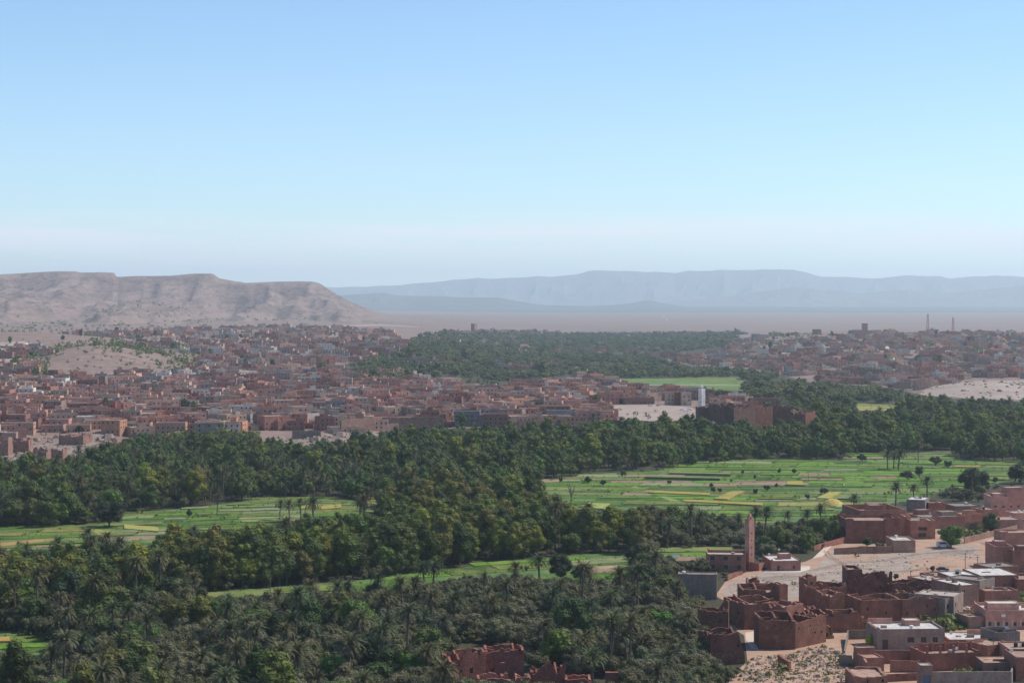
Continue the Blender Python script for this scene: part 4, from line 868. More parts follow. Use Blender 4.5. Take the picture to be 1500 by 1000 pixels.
house('orange_tower_house', 'narrow orange house squeezed between the kasbah and the orange fronted house', 'house', 1325, 786, 1334, 786, 756, 9, ORANGE, TAN, par=0.5)
house('grey_house', 'grey cubic house with two white windows and pale roof behind the kasbah', 'house', 1328, 757, 1355, 758, 731, 13, (0.20, 0.165, 0.15), WHITE, par=0.2, wf='white_frame', ops={'f': [(3.4, 2.0, 1.3, 1.0), (4.6, 5.6, 1.1, 1.1)]}, pent=[(0.5, 0.5, 1.5, 1.5, 1.2, CONC)])
house('flat_roofed_house', 'dull red long house directly right of the grey cubic house', 'house', 1360, 757, 1385, 757, 736, 10, (0.31, 0.13, 0.095), MUDROOF, par=0.4)
house('orange_house', 'orange fronted two storey house with recessed balcony beside the round green tree', 'house', 1334, 789, 1370, 789, 762, 13, (0.43, 0.19, 0.13), CONC, par=0.4, ops={'f': [(3.0, 3.4, 3.6, 1.4), (3.0, 0.8, 3.2, 1.6)]})
house('flat_roofed_house', 'wide red house with rubble covered roof behind the orange fronted house', 'house', 1352, 775, 1413, 773, 757, 20, (0.34, 0.16, 0.12), CONC, par=0.5, pent=[(0.2, 0.6, 6, 5, 2.2), (0.62, 0.3, 7, 6, 1.8, TAN)])
house('flat_roofed_house', 'small orange house with a lit upper room left of the dark round tree', 'house', 1410, 770, 1440, 769, 753, 10, ORANGE, TAN, par=0.5, pent=[(0.3, 0.3, 5, 3, 1.8)])
house('grey_ruin', 'low grey stone house with a rubble strewn roof above the orange houses', 'house', 1400, 757, 1440, 756, 741, 14, (0.22, 0.17, 0.145), CONC, par=0.4)
house('pink_villa', 'large salmon pink house with a white roof patch at the upper right edge', 'house', 1452, 757, 1476, 757, 727, 14, SALMON, WHITE, par=0.6, pent=[(0.2, 0.2, 5, 5, 1.8)], n_front=(2, 1.2, 0.8, 4.2))
house('pink_villa', 'long pink house with paired dark windows at the right edge beside the fields', 'house', 1476, 757, 1540, 755, 723, 15, (0.47, 0.225, 0.17), PALE, par=0.6, n_front=(6, 1.0, 0.8, [1.2, 4.2]), pent=[(0.1, 0.3, 9, 5, 3.0)])
house('flat_roofed_house', 'red annex house in front of the salmon pink house', 'house', 1440, 764, 1464, 763, 746, 10, (0.38, 0.18, 0.13), TAN, par=0.4)
house('flat_roofed_house', 'low pink house with ochre flat roof right of the dark round tree', 'house', 1460, 777, 1500, 776, 761, 13, (0.42, 0.21, 0.16), TAN, par=0.4)
house('flat_roofed_house', 'salmon house with a long white coping at the right edge below the pink house', 'house', 1485, 770, 1540, 769, 751, 9, SALMON, PALE, par=0.3)
t = free_wall('earth fence wall with a row of arched bays right of the orange houses', [(1412, 781), (1444, 779)], [4.2, 4.2], 0.5, (0.32, 0.19, 0.145), 50, 0.02, name='arcade_wall')
mb = MB(); a = G(1412, 781); b = G(1444, 779); dv = (b - a)
for k in range(7):
    p = dv * (k / 6); q = 0.35
    mb.box(p.x - q, p.x + q, p.y - 0.3, p.y + 0.0, -0.2, 5.0)
mb.build('buttress', M['plaster'], t, color=(0.40, 0.24, 0.18))
house('tan_house', 'tan single storey house with a pale roof and three arched doorways beside the lot', 'house', 1308, 809, 1341, 809, 791, 14, (0.40, 0.24, 0.17), (0.55, 0.47, 0.40), par=0.5, ops={'r': [(2.0, 0.1, 1.4, 2.3, 'door'), (5.5, 0.1, 1.4, 2.3, 'door'), (9.0, 0.1, 1.4, 2.3, 'door')]})
free_wall('long brown garden wall below the kasbah', [(1222, 812), (1260, 811), (1306, 810)], [2.4, 2.8, 2.8], 0.4, (0.30, 0.16, 0.12), 51, 0.06)
free_wall('dark garden wall climbing from the path to the kasbah', [(1193, 806), (1212, 801), (1240, 795)], [1.8, 2.0, 2.6], 0.4, (0.30, 0.13, 0.095), 52, 0.06)
free_wall('brown field wall running behind the round green tree to the road', [(1413, 796), (1450, 787), (1490, 777)], [2.4, 2.4, 2.4], 0.4, (0.28, 0.165, 0.13), 53, 0.06)
house('flat_roofed_house', 'pink walled house with red roof hatch at the right edge of the dirt road', 'house', 1458, 835, 1484, 835, 800, 15, (0.40, 0.19, 0.14), (0.5, 0.36, 0.29), par=1.1, pent=[(0.35, 0.65, 4, 4, 1.9, (0.42, 0.18, 0.17))])
house('flat_roofed_house', 'dark red stepped house beside the pink walled house at the right edge', 'house', 1484, 838, 1540, 838, 806, 15, (0.27, 0.12, 0.09), MUDROOF, par=0.7, pent=[(0.15, 0.1, 6, 5, 2.2)])
house('flat_roofed_house', 'brown shed house with a dark roof below the pink walled house', 'house', 1448, 848, 1492, 846, 830, 10, (0.25, 0.14, 0.11), CONC, par=0.3)
house('flat_roofed_house', 'red house at the right edge with a pale coping above the dirt road bend', 'house', 1472, 800, 1540, 799, 780, 12, (0.40, 0.2, 0.15), TAN, par=0.5)
# --- ruin at the bottom centre
RB = 'broken walls of the red ruin below the palms'
adobe('ruined_house', 'main block of the collapsed red ruin at the bottom centre among olive trees', 'ruin', 712, 1004, 768, 1003, 952, 9, (0.27, 0.10, 0.072), 60, 0.5, 3.0, prof=[(0, 0.92), (0.35, 0.97), (0.4, 1.06), (0.7, 1.0), (1, 0.98)], holes=[(0.38, 0.66, 1.0, 1.2)], inner=2, group=RB)
adobe('ruined_house', 'jagged left block of the collapsed red ruin with a broken tower stub', 'ruin', 664, 1010, 712, 1006, 962, 8, (0.29, 0.11, 0.078), 61, 1.0, 3.5, prof=[(0, 0.8), (0.2, 0.86), (0.38, 1.12), (0.5, 1.24), (0.6, 1.0), (0.75, 1.1), (1, 1.06)], holes=[(0.5, 0.5, 0.9, 1.4), (0.2, 0.55, 0.5, 0.6)], inner=3, group=RB)
adobe('ruined_house', 'low broken wall heap along the bottom edge in front of the red ruin', 'ruin', 700, 1025, 778, 1024, 995, 7, (0.33, 0.14, 0.10), 62, 0.9, 1.2, inner=2, group=RB)
adobe('ruined_house', 'smaller red ruin with a pointed gable right of the collapsed ruin', 'ruin', 780, 1010, 828, 1009, 984, 7, (0.28, 0.105, 0.075), 63, 0.9, 2.6, prof=[(0, 0.85), (0.3, 1.05), (0.5, 1.35), (0.65, 1.3), (0.75, 0.9), (0.97, 1.3), (1, 1.4)], inner=2, group=RB)
adobe('ruined_house', 'low roofless red room at the bottom edge left of the round stub', 'ruin', 828, 1012, 866, 1012, 996, 7, (0.31, 0.12, 0.085), 64, 0.5, 1.0, group=RB)
free_wall('rounded red earth stub poking above the bottom edge', [(887, 1010), (906, 1010)], [4.2, 4.2], 1.4, (0.27, 0.10, 0.075), 65, 0.35, name='wall_stump')

cl = random.Random(19)
def roof_clutter():
    nd = 0
    for t, w, d, h in NEARB:
        if t['category'] not in ('house', 'building') or w < 6: continue
        c_, s_ = math.cos(t.rotation_euler.z), math.sin(t.rotation_euler.z)
        wc = next((o.color[:3] for o in bpy.data.objects if o.parent == t and o.name.startswith('wall')), PINK)
        n = cl.choice([1, 2, 2, 3]); zr = h - 0.62
        for k in range(n):
            mb = MB(); x, y = cl.uniform(0.8, w - 3), cl.uniform(0.8, d - 2); kind = cl.random()
            if kind < 0.45: mb.box(x, x + cl.uniform(2, min(5, w - x - 0.5)), y, y + 0.25, zr, zr + cl.uniform(0.5, 1.3)); mb.build('roof_wall', M['plaster'], t, color=tuple(wc))
            elif kind < 0.75: mb.box(x, x + cl.uniform(0.9, 1.8), y, y + cl.uniform(0.8, 1.4), zr, zr + cl.uniform(0.5, 1.1)); mb.build('roof_hatch', M['plaster'], t, color=cl.choice([PALE, CONC, tuple(wc)]))
            else:
                mb.tube([(x, y, zr), (x, y, zr + 1.3)], 0.55, 10); mb.build('water_tank', M['white'] if cl.random() < 0.5 else M['rubber'], t)
        if nd < 22 and cl.random() < 0.55:
            x, y = cl.uniform(0.8, w - 1), cl.uniform(d * 0.4, d - 1); nd += 1
            words = t['label'].split(' '); dish(t.location + Vector((x * c_ - y * s_, x * s_ + y * c_, zr)), 'white satellite dish on the roof of the ' + ' '.join(words[:8]), 0.5, cl.uniform(-0.4, 0.4))
roof_clutter()
# ------------------------------------------------------------------ vehicles, poles
def car(px, py, rz, mat, label, van=False):
    a = G(px, py, 0.07); t = empty('parked_car', a, rz); tag(t, label, 'van' if van else 'car')
    L, W = (5.2, 1.95) if van else (4.5, 1.8)
    if van: pr = [(-L / 2, 0.4), (-L / 2, 2.15), (L / 2 - 1.5, 2.2), (L / 2 - 0.7, 1.25), (L / 2, 1.05), (L / 2, 0.4)]
    else: pr = [(-L / 2, 0.38), (-L / 2, 0.9), (-L / 2 + 0.5, 0.98), (-L / 2 + 1.1, 1.44), (0.45, 1.46), (1.15, 0.98), (L / 2 - 0.1, 0.82), (L / 2, 0.38)]
    mb = MB(); n = len(pr)
    for s in (-1, 1):
        for x, z in pr: mb.v.append((x, s * W / 2 * (0.86 if z > 1.2 else 1.0), z))
    mb.f += [tuple(range(n))[::-1], tuple(range(n, 2 * n))]; mb.m += [0, 0]
    for k in range(n): mb.f.append((k, (k + 1) % n, n + (k + 1) % n, n + k)); mb.m.append(0)
    mb.build('body', mat, t)
    mb = MB()
    for s in (-1, 1):
        y = s * (W / 2 * 0.93 + 0.015)
        xs = (-L / 2 + 0.7, L / 2 - 1.6) if van else (-L / 2 + 1.0, 0.9); zz = (1.3, 1.95) if van else (1.0, 1.36)
        mb.quad((xs[0], y, zz[0]), (xs[1], y, zz[0]), (xs[1] - 0.35, y * 0.95, zz[1]), (xs[0] + 0.25, y * 0.95, zz[1]))
    mb.build('side_window', M['pane'], t)
    mb = MB(); x1, z1, x2, z2 = (L / 2 - 1.42, 2.1, L / 2 - 0.72, 1.32) if van else (0.55, 1.42, 1.1, 1.04)
    mb.quad((x1 + 0.04, -0.7, z1), (x1 + 0.04, 0.7, z1), (x2 + 0.04, 0.78, z2), (x2 + 0.04, -0.78, z2)); mb.build('windscreen', M['pane'], t)
    for sx_ in (-1, 1):
        for sy_ in (-1, 1):
            mb = MB(); mb.tube([(sx_ * (L / 2 - 0.85), sy_ * (W / 2 - 0.2), 0.33), (sx_ * (L / 2 - 0.85), sy_ * (W / 2 + 0.02), 0.33)], 0.33, 14); w = mb.build('wheel', M['rubber'], t)
            mb = MB(); mb.tube([(sx_ * (L / 2 - 0.85), sy_ * (W / 2 + 0.021), 0.33), (sx_ * (L / 2 - 0.85), sy_ * (W / 2 + 0.03), 0.33)], 0.19, 10); mb.build('rim', M['steel'], w)
        for sy_ in (-1, 1):
            mb = MB(); x = sx_ * (L / 2 + 0.01); mb.box(min(x, x - sx_ * 0.06), max(x, x - sx_ * 0.06), sy_ * 0.62 - 0.16, sy_ * 0.62 + 0.16, 0.62, 0.78, bottom=True)
            mb.build('headlight' if sx_ > 0 else 'taillight', M['white'] if sx_ > 0 else M['redlight'], t)
car(1381, 836, R(-18), M['car_dark'], 'dark car parked with a pale bonnet glint beside a bush on the stony lot')
car(1382, 801, R(4), M['car_white'], 'white van parked by the foot of the round green tree', True)
for (px, py, s) in ((1000, 600.5, 'white'), (1004, 601.5, 'white'), (1009, 600, 'white')): pass
car(999, 601, R(8), M['car_white'], 'leftmost of three white cars on the pale town square')
car(1004.5, 602, R(30), M['car_white'], 'middle of three white cars on the pale town square')
car(1010, 600.8, R(-12), M['car_white'], 'rightmost of three white cars on the pale town square')
def pole(px, py, ytop, label, arm=True, mat='wood', r=0.13):
    a = G(px, py); h = top_z(px, ytop, a) - a.z; t = empty('utility_pole', a); tag(t, label, 'utility pole', 'utility poles')
    mb = MB(); mb.tube([(0, 0, -0.3), (0, 0, h)], [r, r * 0.65], 8); mb.build('pole', M[mat], t)
    if arm:
        mb = MB(); mb.box(-0.7, 0.7, -0.06, 0.06, h - 0.5, h - 0.38, bottom=True); mb.build('crossarm', M[mat], t)
        for s in (-0.6, 0.0, 0.6): mb = MB(); mb.tube([(s, 0, h - 0.38), (s, 0, h - 0.2)], 0.05, 6); mb.build('insulator', M['steel'], t)
for d in [(1448, 822, 797, 'utility pole standing by the bend of the dirt road', True), (1414, 834, 809, 'utility pole on the orange soil in the middle of the lot', True),
    (1432, 838, 814, 'thin utility pole beside the dirt road just above the white roof', True), (1455, 962, 910, 'tall pole rising in front of the orange house roof', False),
    (1488, 965, 922, 'grey pole at the corner of the roofless grey upper room', False), (1334, 848, 836, 'short post among bushes left of the parked car', False),
    (396, 880, 833, 'dark wooden pole in front of the bright green strip field', False), (447, 762, 690, 'tall thin dark pole above the palms at the left fields', False),
    (1184, 706, 690, 'thin pole standing in the big green field', False), (1325, 668, 652, 'thin pole at the far edge of the big field', False), (1043, 752, 742, 'post by the shrubs before the yellow strip', False), (618, 483, 463, 'pole on the bare plain right of the tableland', False), (572, 482, 470, 'short pole on the plain at the foot of the tableland', False)]:
    pole(d[0], d[1], d[2], d[3], d[4])
def mast(px, py, ytop, label):
    a = G(px, py); h = top_z(px, ytop, a) - a.z; t = empty('radio_mast', a); tag(t, label, 'radio mast', 'radio masts')
    w0, w1 = 2.4, 1.0; mb = MB(); c4 = ((-1, -1), (1, -1), (1, 1), (-1, 1)); n = 9
    for (x, y) in c4: mb.tube([(x * w0, y * w0, 0), (x * w1, y * w1, h)], 0.28, 4)
    mb.build('legs' if False else 'lattice_frame', M['redmast'], t)
    mb = MB()
    for k in range(n):
        f0, f1 = k / n, (k + 1) / n; wa, wb = w0 + (w1 - w0) * f0, w0 + (w1 - w0) * f1
        for q in range(4):
            p, r_ = c4[q], c4[(q + 1) % 4]; mb.tube([(p[0] * wa, p[1] * wa, h * f0), (r_[0] * wb, r_[1] * wb, h * f1)], 0.16, 4)
    mb.build('bracing', M['redmast'], t)
    mb = MB(); mb.tube([(0, 0, h), (0, 0, h + 4)], 0.2, 5); mb.build('antenna', M['steel'], t)
mast(1359, 494, 460, 'left and taller lattice mast rising behind the hill town'); mast(1396, 496, 465, 'right lattice mast rising behind the hill town')

# ------------------------------------------------------------------ landmarks used in descriptions
LM = [(30, 650, 'the rubble slope at the left town edge'), (90, 600, 'the reddish houses at the left edge of town'), (155, 597, 'the red house with white windows'), (220, 605, 'the tall pink house'), (160, 620, 'the arcaded orange house'), (300, 615, 'the tan houses at the grove edge'),
      (430, 650, 'the rocky bank below the town'), (470, 560, 'the small mosque tower in town'), (530, 600, 'the middle of the town front'), (560, 625, 'the long earth wall under the town'), (700, 610, 'the blue grey house at the town front'), (800, 600, 'the houses left of the pale square'), (945, 605, 'the pale town square'),
      (920, 585, 'the houses behind the pale square'), (1028, 580, 'the white minaret'), (1090, 610, 'the dark cliff of old houses'), (1170, 600, 'the stepped ruins right of the white minaret'), (1280, 597, 'the small clearing in the grove'), (1430, 570, 'the pale bare slope at the right'), (980, 562, 'the distant field behind the square'),
      (560, 520, 'the back rows of the left town'), (330, 560, 'the upper quarter of the left town'), (120, 560, 'the foot of the brown knoll'), (140, 530, 'the brown knoll'), (700, 520, 'the far palm belt'), (1268, 485, 'the hilltop kasbah'), (1100, 530, 'the left slope of the hill town'), (1310, 525, 'the winding white lane'), (1450, 520, 'the right end of the hill town'), (1250, 550, 'the lower rows of the hill town'),
      (60, 700, 'the dark palms under the left ruins'), (160, 745, 'the big dark tree by the left fields'), (250, 700, 'the palm grove under the tan houses'), (350, 750, 'the left terraced fields'), (430, 740, 'the palm clump in the left fields'), (400, 700, 'the trees below the rocky bank'), (560, 700, 'the shady grove in mid valley'), (620, 740, 'the palm clump right of the left fields'),
      (300, 790, 'the tree clump below the left fields'), (80, 810, 'the trees at the near end of the left fields'), (160, 830, 'the row of palms left of the poplars'), (350, 820, 'the dark poplar stand'), (460, 810, 'the tall poplars over the strip field'), (600, 780, 'the yellowing poplars in mid valley'), (700, 770, 'the sunlit poplar belt'), (800, 760, 'the poplars left of the big field'),
      (700, 690, 'the leafy grove left of the big field'), (850, 670, 'the dark wood behind the big field'), (1000, 655, 'the wood under the pale square'), (1150, 645, 'the wood behind the field middle'), (1300, 640, 'the palm pair by the far field edge'), (1430, 650, 'the wood at the right edge'), (1440, 695, 'the dark round trees at the right field corner'), (930, 740, 'the dark trees at the near edge of the big field'), (1080, 750, 'the near hedge of the big field'),
      (940, 800, 'the big dark tree by the small pond'), (990, 816, 'the small pond'), (1000, 780, 'the olive thicket left of the minaret'), (1160, 790, 'the olive thicket right of the minaret'), (1220, 760, 'the palms left of the kasbah'), (840, 830, 'the dark tree clump in the strip field'), (720, 850, 'the near end of the strip fields'), (620, 850, 'the palm trio before the strip field'),
      (500, 880, 'the olives below the strip field'), (390, 880, 'the dark pole by the strip field'), (290, 890, 'the leafy clump below the strip field'), (190, 860, 'the tall palms in the left grove'), (60, 850, 'the tall palm pair at the left edge'), (60, 940, 'the little green clearing at bottom left'), (120, 980, 'the palms in the bottom left corner'), (230, 960, 'the palms along the bottom left'), (350, 940, 'the palm row in the near left grove'),
      (470, 950, 'the near grove left of centre'), (580, 920, 'the palms above the bottom centre'), (650, 960, 'the left side of the collapsed red ruin'), (720, 930, 'the collapsed red ruin'), (820, 950, 'the smaller red ruin'), (780, 890, 'the olives above the collapsed ruin'), (880, 900, 'the olive grove right of centre'), (950, 940, 'the bright tree right of centre'), (1000, 900, 'the palms beside the leftmost ruin'), (960, 860, 'the palms left of the grey block building'), (1040, 980, 'the trees under the lowest dark ruin')]
LMX = np.array([l[0] for l in LM]); LMY = np.array([l[1] for l in LM])
def where(px, py):
    d = np.hypot(LMX - px, (LMY - py) * 1.8); i = int(np.argmin(d)); dx, dy = px - LMX[i], (py - LMY[i]) * 1.8
    ds = d[i]
    if ds < 12: rel = 'right at'
    elif abs(dx) > abs(dy): rel = ('close left of' if ds < 32 else 'further left of') if dx < 0 else ('close right of' if ds < 32 else 'further right of')
    else: rel = ('close behind' if ds < 32 else 'further behind') if dy < 0 else ('close before' if ds < 32 else 'further before')
    return rel + ' ' + LM[i][2]

# ------------------------------------------------------------------ the towns
WALLS = [('red', (0.34, 0.15, 0.11), 4), ('dark red', (0.24, 0.11, 0.085), 2.2), ('pink', (0.44, 0.225, 0.175), 5), ('salmon', (0.48, 0.275, 0.21), 4), ('orange', (0.43, 0.21, 0.135), 2.5), ('tan', (0.42, 0.285, 0.21), 5), ('grey', (0.26, 0.23, 0.21), 2.4), ('pale', (0.54, 0.46, 0.39), 1.8), ('brown', (0.27, 0.18, 0.14), 3)]
ROOFS = [(PALE, 4), (MUDROOF, 3), (CONC, 2.5), (WHITE, 1.6), (TAN, 4)]
tr_ = random.Random(5)
def plan(r):
    w = r.uniform(9, 22); d = r.uniform(8, 14); st = r.choices([1, 2, 3], [3.5, 5, 2])[0]; h = st * 3.0 + r.uniform(0.2, 1.0)
    bl = [(0, 0, w, d, h)]
    if r.random() < 0.55:
        pw, pd = r.uniform(2.6, 5), r.uniform(2.6, 4.5); bl.append((r.uniform(0.3, w - pw - 0.3), r.uniform(0.3, d - pd - 0.3), pw, pd, h + r.uniform(1.6, 2.8)))
    if r.random() < 0.5:
        ww = r.uniform(4, 8); bl.append((w, r.uniform(0, 3), ww, d * r.uniform(0.5, 0.95), max(2.8, h - r.choice([3, 3, 1.5]))))
    if r.random() < 0.35:
        ww = r.uniform(4, 8); bl.append((r.uniform(0, max(0.1, w - ww)), -r.uniform(3, 6), ww, None, max(2.8, h - 3)))
    out = []
    for b in bl:
        if b[3] is None: b = (b[0], b[1], b[2], -b[1], b[4])
        out.append(b)
    return out, st
UNITWIN = None
def unit_window():
    global UNITWIN
    if UNITWIN: return UNITWIN
    mb = MB(); mb.box(-0.5, 0.5, -0.02, 0.02, 0, 1, 0, bottom=True)
    mb.box(-0.56, -0.48, -0.06, 0.0, -0.03, 1.05, 1); mb.box(0.48, 0.56, -0.06, 0.0, -0.03, 1.05, 1); mb.box(-0.48, 0.48, -0.06, 0.0, 0.97, 1.05, 1); mb.box(-0.6, 0.6, -0.09, 0.0, -0.08, -0.03, 1)
    UNITWIN = mb.mesh('window', [M['pane'], M['frame']]); return UNITWIN
def block_faces(mb, rb, x, y, w, d, h, z0=-3.0, par=0.5, th=0.3):
    a, b_, c_, d_ = (x, y), (x + w, y), (x + w, y + d), (x, y + d)
    A, B, C_, D_ = (x + th, y + th), (x + w - th, y + th), (x + w - th, y + d - th), (x + th, y + d - th)
    zr = h - par
    for p, q, P_, Q_ in ((a, b_, A, B), (b_, c_, B, C_), (c_, d_, C_, D_), (d_, a, D_, A)):
        mb.quad((*p, z0), (*q, z0), (*q, h), (*p, h)); mb.quad((*p, h), (*q, h), (*Q_, h), (*P_, h)); mb.quad((*P_, h), (*Q_, h), (*Q_, zr), (*P_, zr))
    rb.quad((*A, zr), (*B, zr), (*C_, zr), (*D_, zr))
def town_house(loc, rz, r, detail, wallc=None, label=None, bl=None, roofc=None, group=None, nwin=None):
    plan_, st = (bl, 2) if bl else plan(r)
    if wallc is None: nm, wallc, _ = r.choices(WALLS, [w[2] for w in WALLS])[0]
    else: nm = ''
    if roofc is None: roofc = r.choices([q[0] for q in ROOFS], [q[1] for q in ROOFS])[0]
    v = r.uniform(0.95, 1.3); wallc = tuple(c * v for c in wallc)
    ri, rbright = roofc, ('white roofed' if roofc in (WHITE, PALE) else 'flat roofed')
    t = empty('town_house', loc, rz)
    mb = MB(); rb = MB()
    for (x, y, w, d, h) in plan_: block_faces(mb, rb, x, y, w, d, h)
    mb.build('wall', M['plaster'], t, color=wallc); rb.build('roof', M['roof'], t, color=roofc)
    if detail:
        (x, y, w, d, h) = plan_[0]; nf = nwin or max(2, int(w / 3.2)); storeys = max(1, int(h // 3))
        wm = unit_window()
        front_blocked = [(b[0], b[0] + b[2]) for b in plan_[1:] if b[1] < -0.1]
        for s in range(storeys):
            for k in range(nf):
                u = w * (k + 0.5) / nf
                if s == 0 and any(p - 0.7 < u < q + 0.7 for p, q in front_blocked): continue
                if r.random() < 0.2: continue
                o = link_mesh('window', wm, t, (u, -0.03, 0.9 + 3.0 * s)); o.scale = (0.95, 1, 1.15)
        for s in range(storeys):
            for k in range(max(1, int(d / 4))):
                if len(plan_) > 1 and any(abs(b[0] - w) < 0.01 for b in plan_[1:]) and 3.0 * s + 2 < plan_[-1][4]: continue
                if r.random() < 0.35: continue
                o = link_mesh('window', wm, t, (w + 0.03, d * (k + 0.5) / max(1, int(d / 4)), 0.9 + 3 * s), (0, 0, R(90))); o.scale = (0.95, 1, 1.15)
    hh = max(b[4] for b in plan_); extra = ' with rooftop room' if any(b[4] > plan_[0][4] + 1 for b in plan_) else (' with side wing' if len(plan_) > 1 else '')
    size = {1: 'low', 2: 'two storey', 3: 'tall'}[st]
    return t, (nm, size, rbright, extra)
HG = 'flat roofed houses of the town'
# landmark houses of the left town
def lm_house(px, py, w, d, h, col, label, roofc=PALE, rz=0.0, extra=(), nwin=None):
    a = G(px, py); t, _ = town_house(a, rz, random.Random(int(px * 7 + py)), True, col, None, [(0, 0, w, d, h)] + list(extra), roofc, None, nwin)
    tag(t, label, 'house', HG); t.name = 'town_house'; return t
lm_house(200, 617, 20, 12, 7.5, (0.50, 0.25, 0.19), 'tall pink house with a corner turret rising above the town front', SALMON, R(12), [(0.3, 3, 4.5, 5, 11), (-3, -4, 26, 4, 4.5)])
lm_house(144, 606, 13, 10, 9, (0.38, 0.07, 0.06), 'bright red house with white framed openings at the left of town', MUDROOF, R(5), nwin=3)
lm_house(128, 629, 26, 12, 6.5, (0.50, 0.28, 0.18), 'arcaded orange house with two rows of openings facing the left grove', TAN, R(16), [(-6, 2, 6, 9, 4)], 8)
lm_house(97, 634, 16, 10, 5.5, (0.42, 0.23, 0.17), 'pink house with pale roof left of the arcaded orange house', PALE, R(8))
lm_house(60, 633, 15, 10, 5, (0.35, 0.2, 0.15), 'brownish house above the rubble slope at the left', PALE, R(2))
lm_house(0, 632, 22, 12, 6, (0.44, 0.25, 0.18), 'orange pink house at the far left edge of the town front', TAN, R(5))
lm_house(228, 636, 20, 12, 8, (0.36, 0.22, 0.16), 'tan house with a row of small windows at the grove edge', MUDROOF, R(2), nwin=6)
lm_house(285, 640, 19, 12, 9.5, (0.30, 0.215, 0.165), 'brown house with three dark windows at the grove edge', TAN, R(6), nwin=3)
lm_house(305, 606, 19, 12, 8, (0.50, 0.27, 0.20), 'salmon house standing tall behind the tan grove edge houses', SALMON, R(14), [(11, 2, 6, 6, 10)], 6)
lm_house(325, 624, 20, 12, 8.5, (0.24, 0.205, 0.19), 'grey unplastered house behind the brown three window house', CONC, R(0))
lm_house(348, 621, 14, 12, 8, (0.47, 0.33, 0.23), 'ochre house right of the grey unplastered house', TAN, R(10))
lm_house(436, 566, 20, 14, 9, (0.50, 0.46, 0.42), 'pale mosque hall under the small tower in town', WHITE, R(6))
lm_house(425, 625, 12, 10, 9, (0.46, 0.22, 0.16), 'pink tall house left of the long earth wall', SALMON, R(0))
lm_house(492, 624, 20, 12, 8.5, (0.42, 0.245, 0.17), 'tan house with a bright right wall above the rocky bank', TAN, R(14), nwin=6)
lm_house(525, 594, 24, 12, 8.5, (0.45, 0.20, 0.155), 'long pink house with a bright side wall in mid town', PINK, R(16))
lm_house(665, 625, 18, 12, 11, (0.20, 0.175, 0.17), 'dull grey brown house at the grove edge in mid town', CONC, R(0), [(18, 1, 6, 9, 8)])
lm_house(708, 629, 17, 12, 11, (0.33, 0.14, 0.12), 'dark pink house with many windows at the town front', MUDROOF, R(0), nwin=5)
lm_house(762, 618, 14, 12, 10, (0.46, 0.24, 0.19), 'pink house left of the square with a rooftop wall', SALMON, R(5))
lm_house(802, 617, 18, 12, 8, (0.22, 0.22, 0.235), 'grey block house directly left of the pale square', CONC, R(3), nwin=5)
lm_house(828, 602, 19, 12, 8.5, (0.46, 0.235, 0.175), 'pink stepped house at the left edge of the pale square', SALMON, R(5))
lm_house(875, 592, 22, 10, 10, (0.44, 0.205, 0.155), 'long pink house at the back left of the pale square', PINK, R(0), nwin=6)
lm_house(907, 592, 30, 9, 5, (0.28, 0.135, 0.10), 'low dark red wall house at the back of the pale square', MUDROOF, R(0))
lm_house(977, 593, 10, 11, 11, (0.50, 0.36, 0.26), 'cream house with square windows behind the pale square', CREAM, R(6), nwin=3)
lm_house(990, 593.5, 6.5, 11, 11, (0.20, 0.055, 0.05), 'deep red narrow house between two cream houses', MUDROOF, R(6), nwin=2)
lm_house(999, 594, 8, 11, 11, (0.50, 0.36, 0.26), 'narrow cream house right of the deep red narrow house', CREAM, R(6), nwin=2)
lm_house(578, 592, 26, 12, 6, (0.45, 0.225, 0.16), 'low orange pink house row right of the bright side wall house', TAN, R(6))
lm_house(1097, 597, 24, 12, 8, (0.26, 0.12, 0.09), 'dark red house above the stepped ruins right of the white minaret', MUDROOF, R(-6))
lm_house(455, 541, 6, 6, 13, (0.47, 0.33, 0.25), 'small square mosque tower over the pale hall in town', CREAM, R(6), nwin=1)
a = G(1028, 594)
mt = minaret(1028, 596, 569, 4.0, 'slender white minaret with a brown gallery beside the pale square', (0.76, 0.71, 0.67), (0.30, 0.12, 0.1), True, R(36), 3)
t = house('kasbah', 'hilltop kasbah with a square tower crowning the distant hill town', 'kasbah', 1247, 492, 1276, 492, 484, 30, (0.40, 0.20, 0.16), MUDROOF, par=1.0)
house('kasbah_tower', 'square tower of the hilltop kasbah standing against the plain', 'tower', 1264, 490, 1271, 490, 473.5, 9, (0.42, 0.21, 0.17), MUDROOF, par=1.0)
house('watch_tower', 'lone brown tower standing left of the hilltop kasbah', 'tower', 1190, 490, 1197, 490, 482, 9, (0.26, 0.17, 0.11), MUDROOF, par=1.0)
house('watch_tower', 'lone brown tower at the far edge of the palm belt on the plain', 'tower', 695, 488, 699, 488, 474, 9, (0.26, 0.14, 0.12), MUDROOF, par=1.0)
